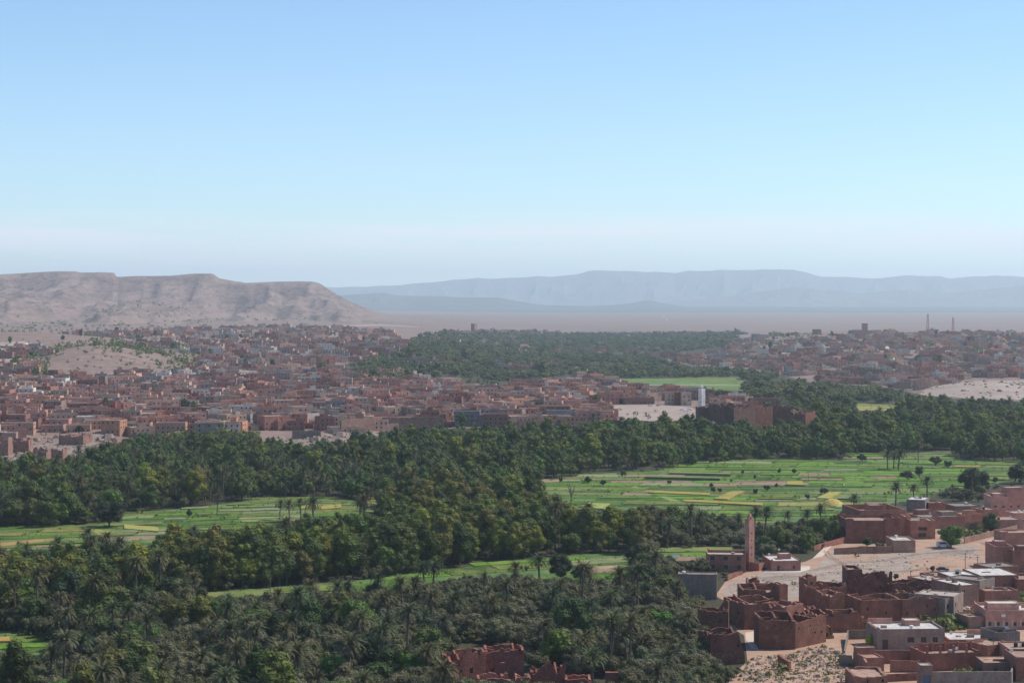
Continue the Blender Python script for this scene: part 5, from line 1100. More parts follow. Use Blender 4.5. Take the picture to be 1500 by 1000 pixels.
# town front walls, dark cliff of old houses
free_wall('long brown earth wall under the town front above the trees', [(500, 634), (560, 632), (650, 628)], [8, 8, 7.5], 1.2, (0.22, 0.13, 0.10), 70, 0.4, name='town_wall')
free_wall('pale coping wall above the long brown earth wall', [(525, 622), (610, 619)], [5, 5], 1.0, (0.36, 0.2, 0.15), 71, 0.1, name='town_wall')
free_wall('stone retaining wall on the rocky bank left of the long wall', [(428, 644), (470, 641)], [6, 5.5], 1.0, (0.25, 0.185, 0.14), 72, 0.3, name='retaining_wall')
free_wall('dark retaining wall under the pale town square', [(760, 628), (870, 622), (950, 623), (1022, 622)], [6, 5, 4, 4.5], 1.5, (0.19, 0.12, 0.095), 73, 0.4, name='retaining_wall')
CL = 'old houses stepping down right of the white minaret'
for i, (xl, xr, yb, yt, c, lb) in enumerate([(1022, 1046, 627, 597, ADOBE_D, 'leftmost dark old house under the white minaret'), (1046, 1075, 629, 592, (0.16, 0.08, 0.065), 'dark old house with a wavy parapet, second from the minaret'), (1075, 1106, 630, 596, (0.15, 0.075, 0.06), 'dark broad old house in the middle of the cliff of houses'), (1106, 1132, 630, 598, ADOBE_D, 'dark old house above the pale ledge'), (1132, 1158, 626, 597, (0.21, 0.095, 0.07), 'stepped old house right of the pale ledge'), (1158, 1180, 626, 603, ADOBE, 'lower stepped old house near the end of the cliff of houses'), (1180, 1204, 626, 611, ADOBE, 'last and lowest of the stepped old houses')]):
    adobe('ruined_house', lb, 'ruin', xl, yb, xr, yb, yt, 16, c, 80 + i, 1.1, 2.0, group=CL, inner=1)
RR = 'ruins on the rubble slope at the left'
for i, (xl, xr, yb, yt, lb) in enumerate([(-20, 12, 668, 636, 'ruin at the far left edge with a tall corner'), (12, 42, 664, 637, 'ruined block with two upright pillars at the left edge'), (44, 68, 678, 655, 'small ruin half way down the rubble slope'), (86, 122, 652, 630, 'dark ruin right under the brownish house'), (72, 92, 674, 652, 'broken ruin at the foot of the rubble slope'), (128, 146, 668, 657, 'low stub ruin at the right end of the rubble slope'), (146, 172, 648, 637, 'low ruin below the arcaded orange house')]):
    adobe('ruined_house', lb, 'ruin', xl, yb, xr, yb, yt + 7, 12, (0.30, 0.165, 0.125), 90 + i, 1.6, 2.5, group=RR, inner=2)

# generated rest of both towns
def gen_sites(seed):
    r = np.random.RandomState(seed); S = []
    y = 1262.0
    while y < 5600:
        sp_ = 13.5 + (y - 1340) / 190.0
        span = y * 0.275; x = -span + r.uniform(0, sp_)
        while x < span:
            S.append((x + r.uniform(-0.28, 0.28) * sp_, y + r.uniform(-0.3, 0.3) * sp_)); x += sp_ * 1.18
        y += sp_
    return np.array(S)
S = gen_sites(3); SZ = hgt(S[:, 0], S[:, 1]); SPX, SPY = proj(S[:, 0], S[:, 1], SZ)
TL = [(-60, 500), (60, 496), (60, 530), (30, 542), (110, 556), (250, 550), (300, 520), (180, 508), (90, 500), (90, 491), (190, 487), (330, 481), (460, 479), (560, 487), (590, 505), (592, 515), (545, 520), (500, 535), (470, 548), (560, 552), (590, 551), (680, 574), (720, 576), (800, 560), (850, 556), (880, 562), (930, 574), (990, 575), (1022, 590), (1080, 588), (1100, 600), (1022, 612), (870, 622), (760, 628), (640, 632), (560, 628), (500, 634), (420, 636), (380, 641), (330, 642), (200, 643), (90, 634), (-60, 648)]
TRT = [(975, 527), (1050, 517), (1085, 497), (1130, 491), (1250, 489), (1370, 489), (1420, 488), (1520, 489), (1520, 558), (1430, 553), (1390, 558), (1340, 574), (1290, 566), (1190, 560), (1130, 545), (1000, 533)]
FARV = [(640, 489), (700, 486), (880, 482), (1080, 478), (1090, 488), (900, 489), (700, 493)]
SQ = [(868, 620), (870, 600), (885, 588), (1030, 588), (1030, 622)]
inL = inpoly(SPX, SPY, TL) & ~inpoly(SPX, SPY, SQ); inR = inpoly(SPX, SPY, TRT); inF = inpoly(SPX, SPY, FARV)
kn = inpoly(SPX, SPY, [(62, 554), (95, 532), (150, 515), (200, 517), (240, 532), (225, 550)])
LANES = [(1296, 509, 1303, 519), (1303, 519, 1318, 531)]
FGR = [(500, 535), (545, 520), (600, 512), (600, 497), (640, 492), (1085, 488), (1050, 515), (975, 527), (900, 545), (790, 550), (690, 560), (560, 548)]
inG = inpoly(SPX, SPY, FGR) & (fbm(S[:, 0] / 120, S[:, 1] / 150, 97) > 0.545) & (S[:, 1] > 2300)
keep = (inL | inR | inF | inG) & ~kn
dens = fbm(S[:, 0] / 160, S[:, 1] / 260, 41); D_ = S[:, 1]
thin = np.where(D_ > 2300, 0.62, 0.90); keep &= (np.array([tr_.random() for _ in range(len(S))]) < thin) & (dens > np.where(D_ > 2200, 0.37, 0.22))
lmx = [(t_.location.x, t_.location.y) for t_ in bpy.data.objects if t_.parent is None and t_.name.startswith('town_house')]
for lx, ly in lmx:
    keep &= ~((S[:, 0] > lx - 9) & (S[:, 0] < lx + 24) & (S[:, 1] > ly - 16) & (S[:, 1] < ly + 13))
idx = [i for i in np.argsort(S[:, 1]) if keep[i]]
shows = [i for i in idx if -5 < SPX[i] < 1505]
NHOUSE = 255
ind = set(shows[:NHOUSE - 35]); rt = [i for i in shows if inR[i]][:35]; ind |= set(rt)
for n_, i in enumerate(sorted(ind, key=lambda k: S[k, 1])):
    r = random.Random(1000 + n_); x, y = S[i]; det = y < 1720
    t, (nm, size, rf, ex) = town_house((x, y, SZ[i]), r.gauss(0.16, 0.2) + (0.12 if SPX[i] < 700 else 0), r, det)
    tag(t, f"{size} {nm} {'white roofed ' if rf[0] == 'w' else ''}house{ex} {where(SPX[i], SPY[i])}", 'house', HG)
mb = MB(); cols = []
def stuff_house(x, y, z, r):
    pl, st = plan(r); nm, wc, _ = r.choices(WALLS, [w[2] for w in WALLS])[0]; rc = r.choices([q[0] for q in ROOFS], [q[1] for q in ROOFS])[0]
    if y > 3000: pl = pl[:2]
    rz = r.gauss(0.22, 0.22); c, s = math.cos(rz), math.sin(rz); v = r.uniform(0.95, 1.3)
    a, b = MB(), MB()
    for bl in pl: block_faces(a, b, *bl)
    if y < 3200:
        w, h = pl[0][2], pl[0][4]
        for st_ in range(max(1, int(h // 3))):
            for k in range(max(2, int(w / 3.4))):
                if r.random() < 0.25: continue
                u = w * (k + 0.5) / max(2, int(w / 3.4)); z1 = 0.9 + 3 * st_
                a.quad((u - 0.5, -0.04, z1), (u + 0.5, -0.04, z1), (u + 0.5, -0.04, z1 + 1.2), (u - 0.5, -0.04, z1 + 1.2), 1)
    for q, cc in ((a, wc), (b, rc)):
        n = len(mb.v); mb.v += [(x + p[0] * c - p[1] * s, y + p[0] * s + p[1] * c, z + p[2]) for p in q.v]
        for f, m_ in zip(q.f, q.m): mb.f.append(tuple(n + k for k in f)); mb.m.append(0); cols.append((0.03, 0.03, 0.035) if m_ else tuple(k * v for k in cc))
for n_, i in enumerate(idx):
    if i in ind: continue
    stuff_house(S[i, 0], S[i, 1], SZ[i], random.Random(9000 + n_))
me = mb.mesh('town_houses', [M['tint']]); ca = me.color_attributes.new('tint', 'FLOAT_COLOR', 'CORNER')
arr = np.repeat(np.array([(*c, 1) for c in cols], dtype=np.float32), [len(f) for f in mb.f], axis=0); ca.data.foreach_set('color', arr.ravel())
o = link_mesh('town_houses', me); tag(o, 'countless small flat roofed houses filling the back of both towns', 'houses', kind='stuff')

# ------------------------------------------------------------------ plants
pr = random.Random(77)
def leaf_tris(V, Fc, centre, rad, n, size, r, flat_=0.85):
    for _ in range(n):
        while True:
            d = Vector((r.gauss(0, 1), r.gauss(0, 1), r.gauss(0, 1)))
            if d.length > 0.1: break
        d.normalize(); k = rad * (0.72 + 0.36 * r.random()); p = Vector(centre) + Vector((d.x * k, d.y * k, d.z * k * flat_))
        a = Vector((r.gauss(0, 1), r.gauss(0, 1), r.gauss(0, 0.7))); a = (a - d * a.dot(d) * 0.6).normalized(); b = d.cross(a)
        b = b.normalized() if b.length > 0.01 else Vector((0, 0, 1)); s = size * r.uniform(0.6, 1.35)
        n0 = len(V); V += [tuple(p + a * s * 0.6), tuple(p - a * s * 0.4 + b * s * 0.45), tuple(p - a * s * 0.4 - b * s * 0.45)]; Fc.append((n0, n0 + 1, n0 + 2))
def core(V, Fc, centre, rad, r, flat_=0.85):
    n0 = len(V); seg, rings = 6, 4
    for i in range(rings + 1):
        ph = math.pi * i / rings
        for k in range(seg):
            th = 2 * math.pi * k / seg + i * 0.4; q = rad * r.uniform(0.88, 1.08)
            V.append((centre[0] + q * math.sin(ph) * math.cos(th), centre[1] + q * math.sin(ph) * math.sin(th), centre[2] + q * math.cos(ph) * flat_))
    for i in range(rings):
        for k in range(seg): Fc.append((n0 + i * seg + k, n0 + (i + 1) * seg + k, n0 + (i + 1) * seg + (k + 1) % seg, n0 + i * seg + (k + 1) % seg))
def tree_proto(kind, seed, lod=0):
    r = random.Random(seed); V, Fc = [], []
    if kind == 'olive': H, W, z0, nc, cr_, ls = 5.2, 2.9, 0.4, 15, 1.15, 0.26
    elif kind == 'broad': H, W, z0, nc, cr_, ls = 10.5, 5.2, 0.8, 26, 1.95, 0.40
    elif kind == 'poplar': H, W, z0, nc, cr_, ls = 16.5, 4.3, 1.2, 34, 1.95, 0.42
    per = {0: 150, 1: 44, 2: 14}[lod]; ls *= {0: 1, 1: 1.7, 2: 2.6}[lod]
    cz = (H + z0) / 2; hh = (H - z0) / 2; cs = []
    for k in range(nc):
        for _ in range(30):
            d = Vector((r.gauss(0, 1), r.gauss(0, 1), r.gauss(0, 1))).normalized(); q = r.uniform(0.45, 1.0) if k > nc * 0.3 else r.uniform(0.0, 0.5)
            tp = 1.0 - 0.25 * d.z * q if kind == 'poplar' else 1.0
            c = Vector((d.x * q * (W - cr_ * 0.5) * tp, d.y * q * (W - cr_ * 0.5) * tp, cz + d.z * q * (hh - cr_ * 0.6)))
            if all((c - o).length > cr_ * 0.65 for o in cs): break
        cs.append(c); rr = cr_ * r.uniform(0.65, 1.25)
        if r.random() < 0.12: c = c + Vector((d.x, d.y, abs(d.z))) * cr_ * 0.5
        core(V, Fc, c, rr * 0.74, r); leaf_tris(V, Fc, c, rr, int(per * (rr / cr_) ** 2), ls, r)
    me = bpy.data.meshes.new('crown'); me.from_pydata(V, [], Fc); me.materials.append(M['leaf']); me.update()
    tb = MB(); lean = Vector((r.uniform(-0.3, 0.3), r.uniform(-0.3, 0.3), 0)); tr0 = {'olive': 0.24, 'broad': 0.32, 'poplar': 0.3}[kind]
    tb.tube([(0, 0, -0.4), tuple(lean * 0.4 + Vector((0, 0, z0 * 0.6))), tuple(lean + Vector((0, 0, cz * 0.9))), tuple(lean * 1.3 + Vector((0, 0, H * 0.85)))], [tr0 * 1.2, tr0, tr0 * 0.6, 0.04], 7)
    for c in cs[::3]:
        b0 = lean * 0.6 + Vector((0, 0, min(z0 * 0.9 + 0.4, c.z * 0.6))); m_ = (b0 + c) / 2 + Vector((0, 0, -0.2)); tb.tube([tuple(b0), tuple(m_), tuple(c)], [tr0 * 0.5, tr0 * 0.3, 0.03], 5)
    return me, tb.mesh('trunk', [M['bark']]), H, W
def frond(r, L, e0, droop, mb_v, mb_f, pairs=13, ll=0.62, lw=0.10, az=0.0, base=(0, 0, 0)):
    ca, sa = math.cos(az), math.sin(az); pts = []; x, z, e = 0.12, 0.0, e0; n = 9
    for i in range(n + 1):
        pts.append((x, z)); x += math.cos(e) * L / n; z += math.sin(e) * L / n; e -= droop / n * (0.6 + 0.9 * i / n)
    def W(x_, s, z_): return (base[0] + x_ * ca - s * sa, base[1] + x_ * sa + s * ca, base[2] + z_)
    for i in range(n):
        (x0, z0), (x1, z1) = pts[i], pts[i + 1]; w = 0.055 * (1 - i / n) + 0.012; k = len(mb_v)
        mb_v += [W(x0, -w, z0), W(x0, w, z0), W(x1, w, z1), W(x1, -w, z1)]; mb_f.append((k, k + 1, k + 2, k + 3))
    for q in range(pairs):
        t = (q + 1.2) / (pairs + 1) * n; i = min(int(t), n - 1); f = t - i
        x_, z_ = pts[i][0] * (1 - f) + pts[i + 1][0] * f, pts[i][1] * (1 - f) + pts[i + 1][1] * f
        dx, dz = pts[i + 1][0] - pts[i][0], pts[i + 1][1] - pts[i][1]; dl = math.hypot(dx, dz); dx /= dl; dz /= dl
        l = ll * (0.55 + 0.6 * math.sin(math.pi * min(1, (q + 2) / pairs * 0.9))) * r.uniform(0.8, 1.15)
        for s in (-1, 1):
            tx, ts, tz = x_ + dx * l * 0.62, s * l * 0.72, z_ + dz * l * 0.62 + l * 0.18; k = len(mb_v)
            mb_v += [W(x_ - dx * lw, 0, z_ - dz * lw), W(x_ + dx * lw, 0, z_ + dz * lw), W(tx, ts, tz)]; mb_f.append((k, k + 1, k + 2))
def palm_proto(seed, H, lod=0):
    r = random.Random(seed); V, Fc = [], []; DV, DF = [], []
    nf = {0: 50, 1: 28, 2: 16}[lod]; pairs = {0: 13, 1: 7, 2: 4}[lod]; lw = {0: 0.125, 1: 0.24, 2: 0.42}[lod]
    bx, by = r.uniform(-0.9, 0.9), r.uniform(-0.9, 0.9)
    for k in range(nf):
        u = k / nf; az = k * 2.39996 + r.uniform(-0.2, 0.2); e0 = R(82 - 78 * u + r.uniform(-6, 6))
        frond(r, r.uniform(3.3, 4.3), e0, R(75 + 45 * u + r.uniform(-12, 12)), V, Fc, pairs, 0.62, lw, az, (bx, by, H))
    for k in range(nf // 2):
        az = k * 2.39996 + r.uniform(-0.3, 0.3)
        frond(r, r.uniform(2.0, 3.0), R(r.uniform(-30, 5)), R(r.uniform(60, 85)), DV, DF, max(4, pairs // 2), 0.4, lw * 1.1, az, (bx, by, H - r.uniform(0.2, 0.7)))
    def mk(nm, v, f, m): q = bpy.data.meshes.new(nm); q.from_pydata(v, [], f); q.materials.append(m); q.update(); return q
    tb = MB(); pts = []; rr = []
    for i in range(9):
        f = i / 8; pts.append((bx * f * f, by * f * f, -0.4 + (H + 0.4) * f)); rr.append(0.30 - 0.08 * f + (0.12 if i % 2 else 0) * 0.3 + (0.12 if i >= 7 else 0))
    tb.tube(pts, rr, 8)
    return mk('crown', V, Fc, M['frond']), mk('dry_fronds', DV, DF, M['dead']), tb.mesh('trunk', [M['palmbark']]), H
P0 = {k: [tree_proto(k, 100 + i * 7 + len(k), 0) for i in range(5)] for k in ('olive', 'broad', 'poplar')}
PP = [palm_proto(300 + i, h, 0) for i, h in enumerate((6.5, 8.5, 10.5, 3.5, 12.5, 7.5))]

# --- distribution
KINDS = {'olive': ('olive_tree', 'olive tree', 'olive trees in the groves'), 'broad': ('leafy_tree', 'tree', 'leafy trees in the groves'), 'poplar': ('poplar_tree', 'poplar tree', 'poplars in the groves'), 'palm': ('date_palm', 'palm', 'date palms in the groves')}
TREES = []   # kind, x, y, z, scale, height px, px, py
rs = np.random.RandomState(4)
def clear_hit(px, py, hpx, wpx):
    hit = np.zeros(px.shape, bool)
    for t in (0.0, 0.25, 0.5, 0.75):
        for s in (-0.25, 0.25):
            for c in CLEARS: hit |= inpoly(px + s * wpx, py - t * hpx, c)
    return hit
ZP_BAND = [(190, 790), (260, 760), (420, 765), (560, 745), (680, 730), (800, 725), (900, 745), (960, 770), (930, 815), (740, 830), (600, 850), (330, 865), (210, 850)]
ZP_LEFT = [(-100, 660), (380, 650), (560, 690), (560, 745), (300, 745), (180, 770), (-100, 780)]
ZP_MIDR = [(560, 640), (1600, 600), (1600, 680), (1240, 690), (900, 705), (700, 730), (560, 700)]
def zone_mix(px, py, D):
    """weights palm, broad, poplar, olive + spacing factor"""
    if D > 1750: return (0.30, 0.34, 0.03, 0.33)
    if inpoly(np.array([px]), np.array([py]), ZP_BAND)[0]: return (0.06, 0.20, 0.66, 0.08)
    if inpoly(np.array([px]), np.array([py]), ZP_LEFT)[0]: return (0.42, 0.42, 0.08, 0.08)
    if inpoly(np.array([px]), np.array([py]), ZP_MIDR)[0]: return (0.10, 0.66, 0.16, 0.08)
    if px < 230 and py < 890: return (0.18, 0.26, 0.20, 0.36)
    if py > 840: return (0.085, 0.035, 0.006, 0.87)
    if px > 850: return (0.10, 0.14, 0.02, 0.74)
    return (0.2, 0.35, 0.2, 0.25)
def scatter():
    y = 432.0
    while y < 5600:
        near = y < 760; sp_ = 3.7 if y < 700 else (5.2 if y < 1000 else (6.8 if y < 1500 else (9.5 + (y - 1500) / 300)))
        span = y * 0.272; n = int(2 * span / sp_)
        xs = -span + (np.arange(n) + rs.rand(n)) * sp_; ys = y + (rs.rand(n) - 0.5) * sp_
        zs = hgt(xs, ys); px, py = proj(xs, ys, zs)
        for i in range(n):
            TREES.append((xs[i], ys[i], zs[i], px[i], py[i]))
        y += sp_
scatter()
A = np.array(TREES)
FARF = [(500, 560), (520, 535), (560, 522), (600, 510), (600, 500), (640, 492), (900, 490), (1085, 486), (1085, 500), (1010, 515), (960, 530), (1000, 540), (1110, 548), (1180, 564), (1320, 576), (1370, 584), (1500, 592), (1620, 600), (1620, 1100), (-150, 1100), (-150, 660), (0, 670), (100, 672), (150, 655), (330, 638), (760, 628), (1196, 622), (1190, 612), (1130, 600), (1090, 590), (1040, 588), (1030, 572), (960, 567), (870, 553), (760, 558), (700, 576), (640, 566), (570, 560), (490, 562)]
jx = A[:, 3] + 90 * (fbm(A[:, 0] / 130, A[:, 1] / 200, 91) - 0.47); jy = A[:, 4] + np.where(A[:, 1] > 1700, 22, 0) * (fbm(A[:, 0] / 110, A[:, 1] / 160, 92) - 0.47)
okf = inpoly(jx, jy, FARF) & ~((A[:, 1] > 2000) & (fbm(A[:, 0] / 70, A[:, 1] / 170, 93) < 0.36) & (A[:, 1] < 4200)) & ~((A[:, 1] > 1800) & (rs.rand(len(A)) < 0.45 * sstep(0.5, 0.62, fbm(A[:, 0] / 45, A[:, 1] / 110, 95)))); A = A[okf]
sc_px = FPX / A[:, 1]
kinds = []; hs = []; scl = []
HB = {'palm': 10.5, 'broad': 11, 'poplar': 17, 'olive': 5.2}; WB = {'palm': 6, 'broad': 8.4, 'poplar': 6.6, 'olive': 5}
big = fbm(A[:, 0] / 55, A[:, 1] / 90, 61)
for i in range(len(A)):
    w = zone_mix(A[i, 3], A[i, 4] - 12, A[i, 1]); u = rs.rand() * sum(w)
    # clumping by kind
    wl_ = [w[0], w[1] * (0.5 + 1.2 * (big[i] > 0.5)), w[2] * (0.5 + 1.2 * (big[i] > 0.45)), w[3]]
    u = rs.rand() * sum(wl_); k = 0
    while u > wl_[k] and k < 3: u -= wl_[k]; k += 1
    kinds.append(('palm', 'broad', 'poplar', 'olive')[k]); scl.append(rs.uniform(0.72, 1.2) if kinds[-1] != 'olive' else (rs.uniform(0.7, 1.35) if A[i, 1] < 1750 else rs.uniform(1.2, 1.8)))
kinds = np.array(kinds); scl = np.array(scl)
hpx = np.array([HB[k] for k in kinds]) * scl * sc_px; wpx = np.array([WB[k] for k in kinds]) * scl * sc_px
hit = clear_hit(A[:, 3], A[:, 4], hpx, wpx)
# a tree too tall for its place may still fit as a small olive
retry = hit & (A[:, 1] < 1700); kinds[retry] = 'olive'; scl[retry] = rs.uniform(0.5, 0.95, retry.sum())
hpx = np.array([HB[k] for k in kinds]) * scl * sc_px; wpx = np.array([WB[k] for k in kinds]) * scl * sc_px
hit = clear_hit(A[:, 3], A[:, 4], hpx, wpx)
retry = hit & (A[:, 1] < 1100); kinds[retry] = 'olive'; scl[retry] = rs.uniform(0.28, 0.5, retry.sum())
hpx = np.array([HB[k] for k in kinds]) * scl * sc_px; wpx = np.array([WB[k] for k in kinds]) * scl * sc_px
hit = clear_hit(A[:, 3], A[:, 4], hpx, wpx)
# poplars need room: thin them and the broad ones
u = rs.rand(len(A)); thinf = np.where(kinds == 'poplar', 0.5, np.where(kinds == 'broad', 0.62, 1.0)); thinf = np.where(A[:, 1] > 1500, 1.0, thinf)
hit |= u > thinf
K = ~hit; A, kinds, scl, hpx, wpx = A[K], kinds[K], scl[K], hpx[K], wpx[K]

def size_word(s): return 'small' if s < 0.84 else ('large' if s > 1.08 else 'mid sized')
def add_tree(kind, x, y, z, s, px, py, tone=None, label=None, pr_i=None, hs_=1.0, name=None, cat=None, group=None, fronds=False):
    nm, ct, gp = KINDS[kind]; t = empty(name or nm, (x, y, z), pr.uniform(0, 6.28)); s2 = s * pr.uniform(0.92, 1.1) * hs_
    t.scale = (s, s, s2)
    tn = tone or pr.choice(TONES[kind]); col = tuple(c * pr.uniform(0.9, 1.12) for c in tn[1])
    if kind == 'palm':
        pi = pr_i if pr_i is not None else pr.randrange(len(PP)); cm, dm, tm, H = PP[pi]
        link_mesh('crown', cm, t, color=col); link_mesh('dry_fronds', dm, t); link_mesh('trunk', tm, t)
        desc = {0: 'medium', 1: 'medium', 2: 'tall', 3: 'stubby', 4: 'very tall', 5: 'medium'}[pi]
        lb = f'{desc} {tn[0]} date palm {where(px, py - hpx_of(H, y))}'
    else:
        pi = pr_i if pr_i is not None else pr.randrange(5); cm, tm, H, W = P0[kind][pi]
        link_mesh('crown', cm, t, color=col); link_mesh('trunk', tm, t)
        lb = f'{size_word(s)} {tn[0]} {ct} {where(px, py - hpx_of(H * 0.5, y))}'
    tag(t, label or lb, cat or ct, group or gp); return t
def hpx_of(h, y): return h * FPX / y
vis = (A[:, 3] > -12) & (A[:, 3] < 1512) & (A[:, 4] - hpx < 1000)
single = np.zeros(len(A), bool); order = np.argsort(-hpx)
cap = {'palm': 262, 'broad': 190, 'poplar': 285, 'olive': 290}; cnt = dict.fromkeys(cap, 0)
for i in order:
    k = kinds[i]
    if vis[i] and cnt[k] < cap[k]: single[i] = True; cnt[k] += 1
for i in np.where(single)[0]: add_tree(kinds[i], A[i, 0], A[i, 1], A[i, 2], scl[i], A[i, 3], A[i, 4])

# --- the uncounted rest: one instanced mass per kind
def mass(name, label, kind, rows, protos):
    col = bpy.data.collections.new(name + '_sources')
    for j, me_ in enumerate(protos):
        o = bpy.data.objects.new(f'{name}_source', me_); col.objects.link(o)
    me = bpy.data.meshes.new(name); me.from_pydata([tuple(r_[:3]) for r_ in rows], [], [])
    at = me.attributes.new('rot', 'FLOAT', 'POINT'); at.data.foreach_set('value', [r_[3] for r_ in rows])
    at = me.attributes.new('scl', 'FLOAT_VECTOR', 'POINT'); at.data.foreach_set('vector', [c for r_ in rows for c in (r_[4], r_[4], r_[5])])
    at = me.attributes.new('pick', 'INT', 'POINT'); at.data.foreach_set('value', [r_[6] for r_ in rows])
    ng = bpy.data.node_groups.new(name, 'GeometryNodeTree')
    ng.interface.new_socket('Geometry', in_out='INPUT', socket_type='NodeSocketGeometry'); ng.interface.new_socket('Geometry', in_out='OUTPUT', socket_type='NodeSocketGeometry')
    n = ng.nodes; l = ng.links; gi = n.new('NodeGroupInput'); go = n.new('NodeGroupOutput')
    ip = n.new('GeometryNodeInstanceOnPoints'); ci = n.new('GeometryNodeCollectionInfo'); ci.inputs['Collection'].default_value = col
    ci.inputs['Separate Children'].default_value = True; ci.inputs['Reset Children'].default_value = True
    mp_ = n.new('GeometryNodeMeshToPoints'); l.new(gi.outputs[0], mp_.inputs[0]); l.new(mp_.outputs[0], ip.inputs['Points']); l.new(ci.outputs[0], ip.inputs['Instance'])
    ip.inputs['Pick Instance'].default_value = True
    def named(nm, ty):
        a = n.new('GeometryNodeInputNamedAttribute'); a.data_type = ty; a.inputs['Name'].default_value = nm; return a.outputs['Attribute']
    l.new(named('pick', 'INT'), ip.inputs['Instance Index']); l.new(named('scl', 'FLOAT_VECTOR'), ip.inputs['Scale'])
    cx = n.new('ShaderNodeCombineXYZ'); l.new(named('rot', 'FLOAT'), cx.inputs['Z'])
    er = n.new('FunctionNodeEulerToRotation'); l.new(cx.outputs[0], er.inputs[0]); l.new(er.outputs[0], ip.inputs['Rotation'])
    l.new(ip.outputs[0], go.inputs[0])
    o = link_mesh(name, me); md = o.modifiers.new('scatter', 'NODES'); md.node_group = ng
    tag(o, label, 'trees', kind='stuff'); return o
def merged(kind, i, lod):
    if kind == 'palm':
        cm, dm, tm, H = palm_proto(500 + i * 3 + lod, (6, 8, 10, 3.5, 11)[i % 5], lod); parts = [(cm, M['mass_palm']), (dm, M['dead']), (tm, M['palmbark'])]
    else:
        cm, tm, H, W = tree_proto(kind, 600 + i * 11 + lod, lod); parts = [(cm, M['mass_' + kind]), (tm, M['bark'])]
    V, Fc, MI = [], [], []
    for mi, (q, m_) in enumerate(parts):
        n0 = len(V); V += [tuple(v.co) for v in q.vertices]
        for p in q.polygons: Fc.append(tuple(n0 + k for k in p.vertices)); MI.append(mi)
    me = bpy.data.meshes.new('mass_' + kind); me.from_pydata(V, [], Fc)
    for _, m_ in parts: me.materials.append(m_)
    if lod == 2: me.materials[0] = M['mass_far']
    me.polygons.foreach_set('material_index', MI); me.update(); return me
MN = {'palm': ('palm_groves', 'date palms standing in their hundreds through the groves and far palm belt'), 'broad': ('leafy_woods', 'mass of leafy trees filling the valley floor and far groves'), 'poplar': ('poplar_woods', 'crowded poplars mixed through the valley groves'), 'olive': ('olive_thickets', 'grey green olive thickets covering the near valley floor')}
for kind in cap:
    protos = [merged(kind, i, 0) for i in range(4)] + [merged(kind, i, 1) for i in range(4)] + [merged(kind, i, 2) for i in range(4)]
    rows = []
    for i in np.where((kinds == kind) & ~single)[0]:
        y = A[i, 1]; lod = 0 if y < 900 else (1 if y < 1700 else 2); s = scl[i]
        if y > 1750: s *= 0.85
        rows.append((A[i, 0], A[i, 1], A[i, 2], rs.uniform(0, 6.28), s * (1.35 if y > 1750 else (1.15 if y > 1200 else 1.0)), s * rs.uniform(0.7, 1.3), lod * 4 + rs.randint(0, 4)))
    if rows: mass(MN[kind][0], MN[kind][1], kind, rows, protos)
    print('MASS', kind, len(rows), 'single', cnt[kind])

# --- a bare dead tree at the edge of the big field
a = G(836, 738); t = empty('dead_tree', a); tag(t, 'bare dead tree with forked grey branches at the left of the big field', 'tree')
q_ = random.Random(3); mb = MB(); mb.tube([(0, 0, -0.3), (0.2, 0, 3), (0.1, 0.1, 6)], [0.28, 0.22, 0.15], 7); mb.build('trunk', M['bark'], t)
for k in range(9):
    an = q_.uniform(0, 6.28); z0_ = q_.uniform(2.5, 5.8); l_ = q_.uniform(2.5, 5); p0_ = Vector((0.15, 0, z0_)); p1_ = p0_ + Vector((math.cos(an) * l_ * 0.4, math.sin(an) * l_ * 0.4, l_ * 0.6)); p2_ = p1_ + Vector((math.cos(an + 0.4) * l_ * 0.25, math.sin(an + 0.4) * l_ * 0.25, l_ * 0.7))
    mb = MB(); mb.tube([p0_, p1_, p2_], [0.12, 0.08, 0.03], 5)
    for j in range(3):
        b_ = p1_.lerp(p2_, 0.3 * j + 0.1); mb.tube([b_, b_ + Vector((q_.uniform(-1, 1), q_.uniform(-1, 1), q_.uniform(0.6, 1.6)))], [0.05, 0.02], 4)
    mb.build('branch', M['bark'], t)
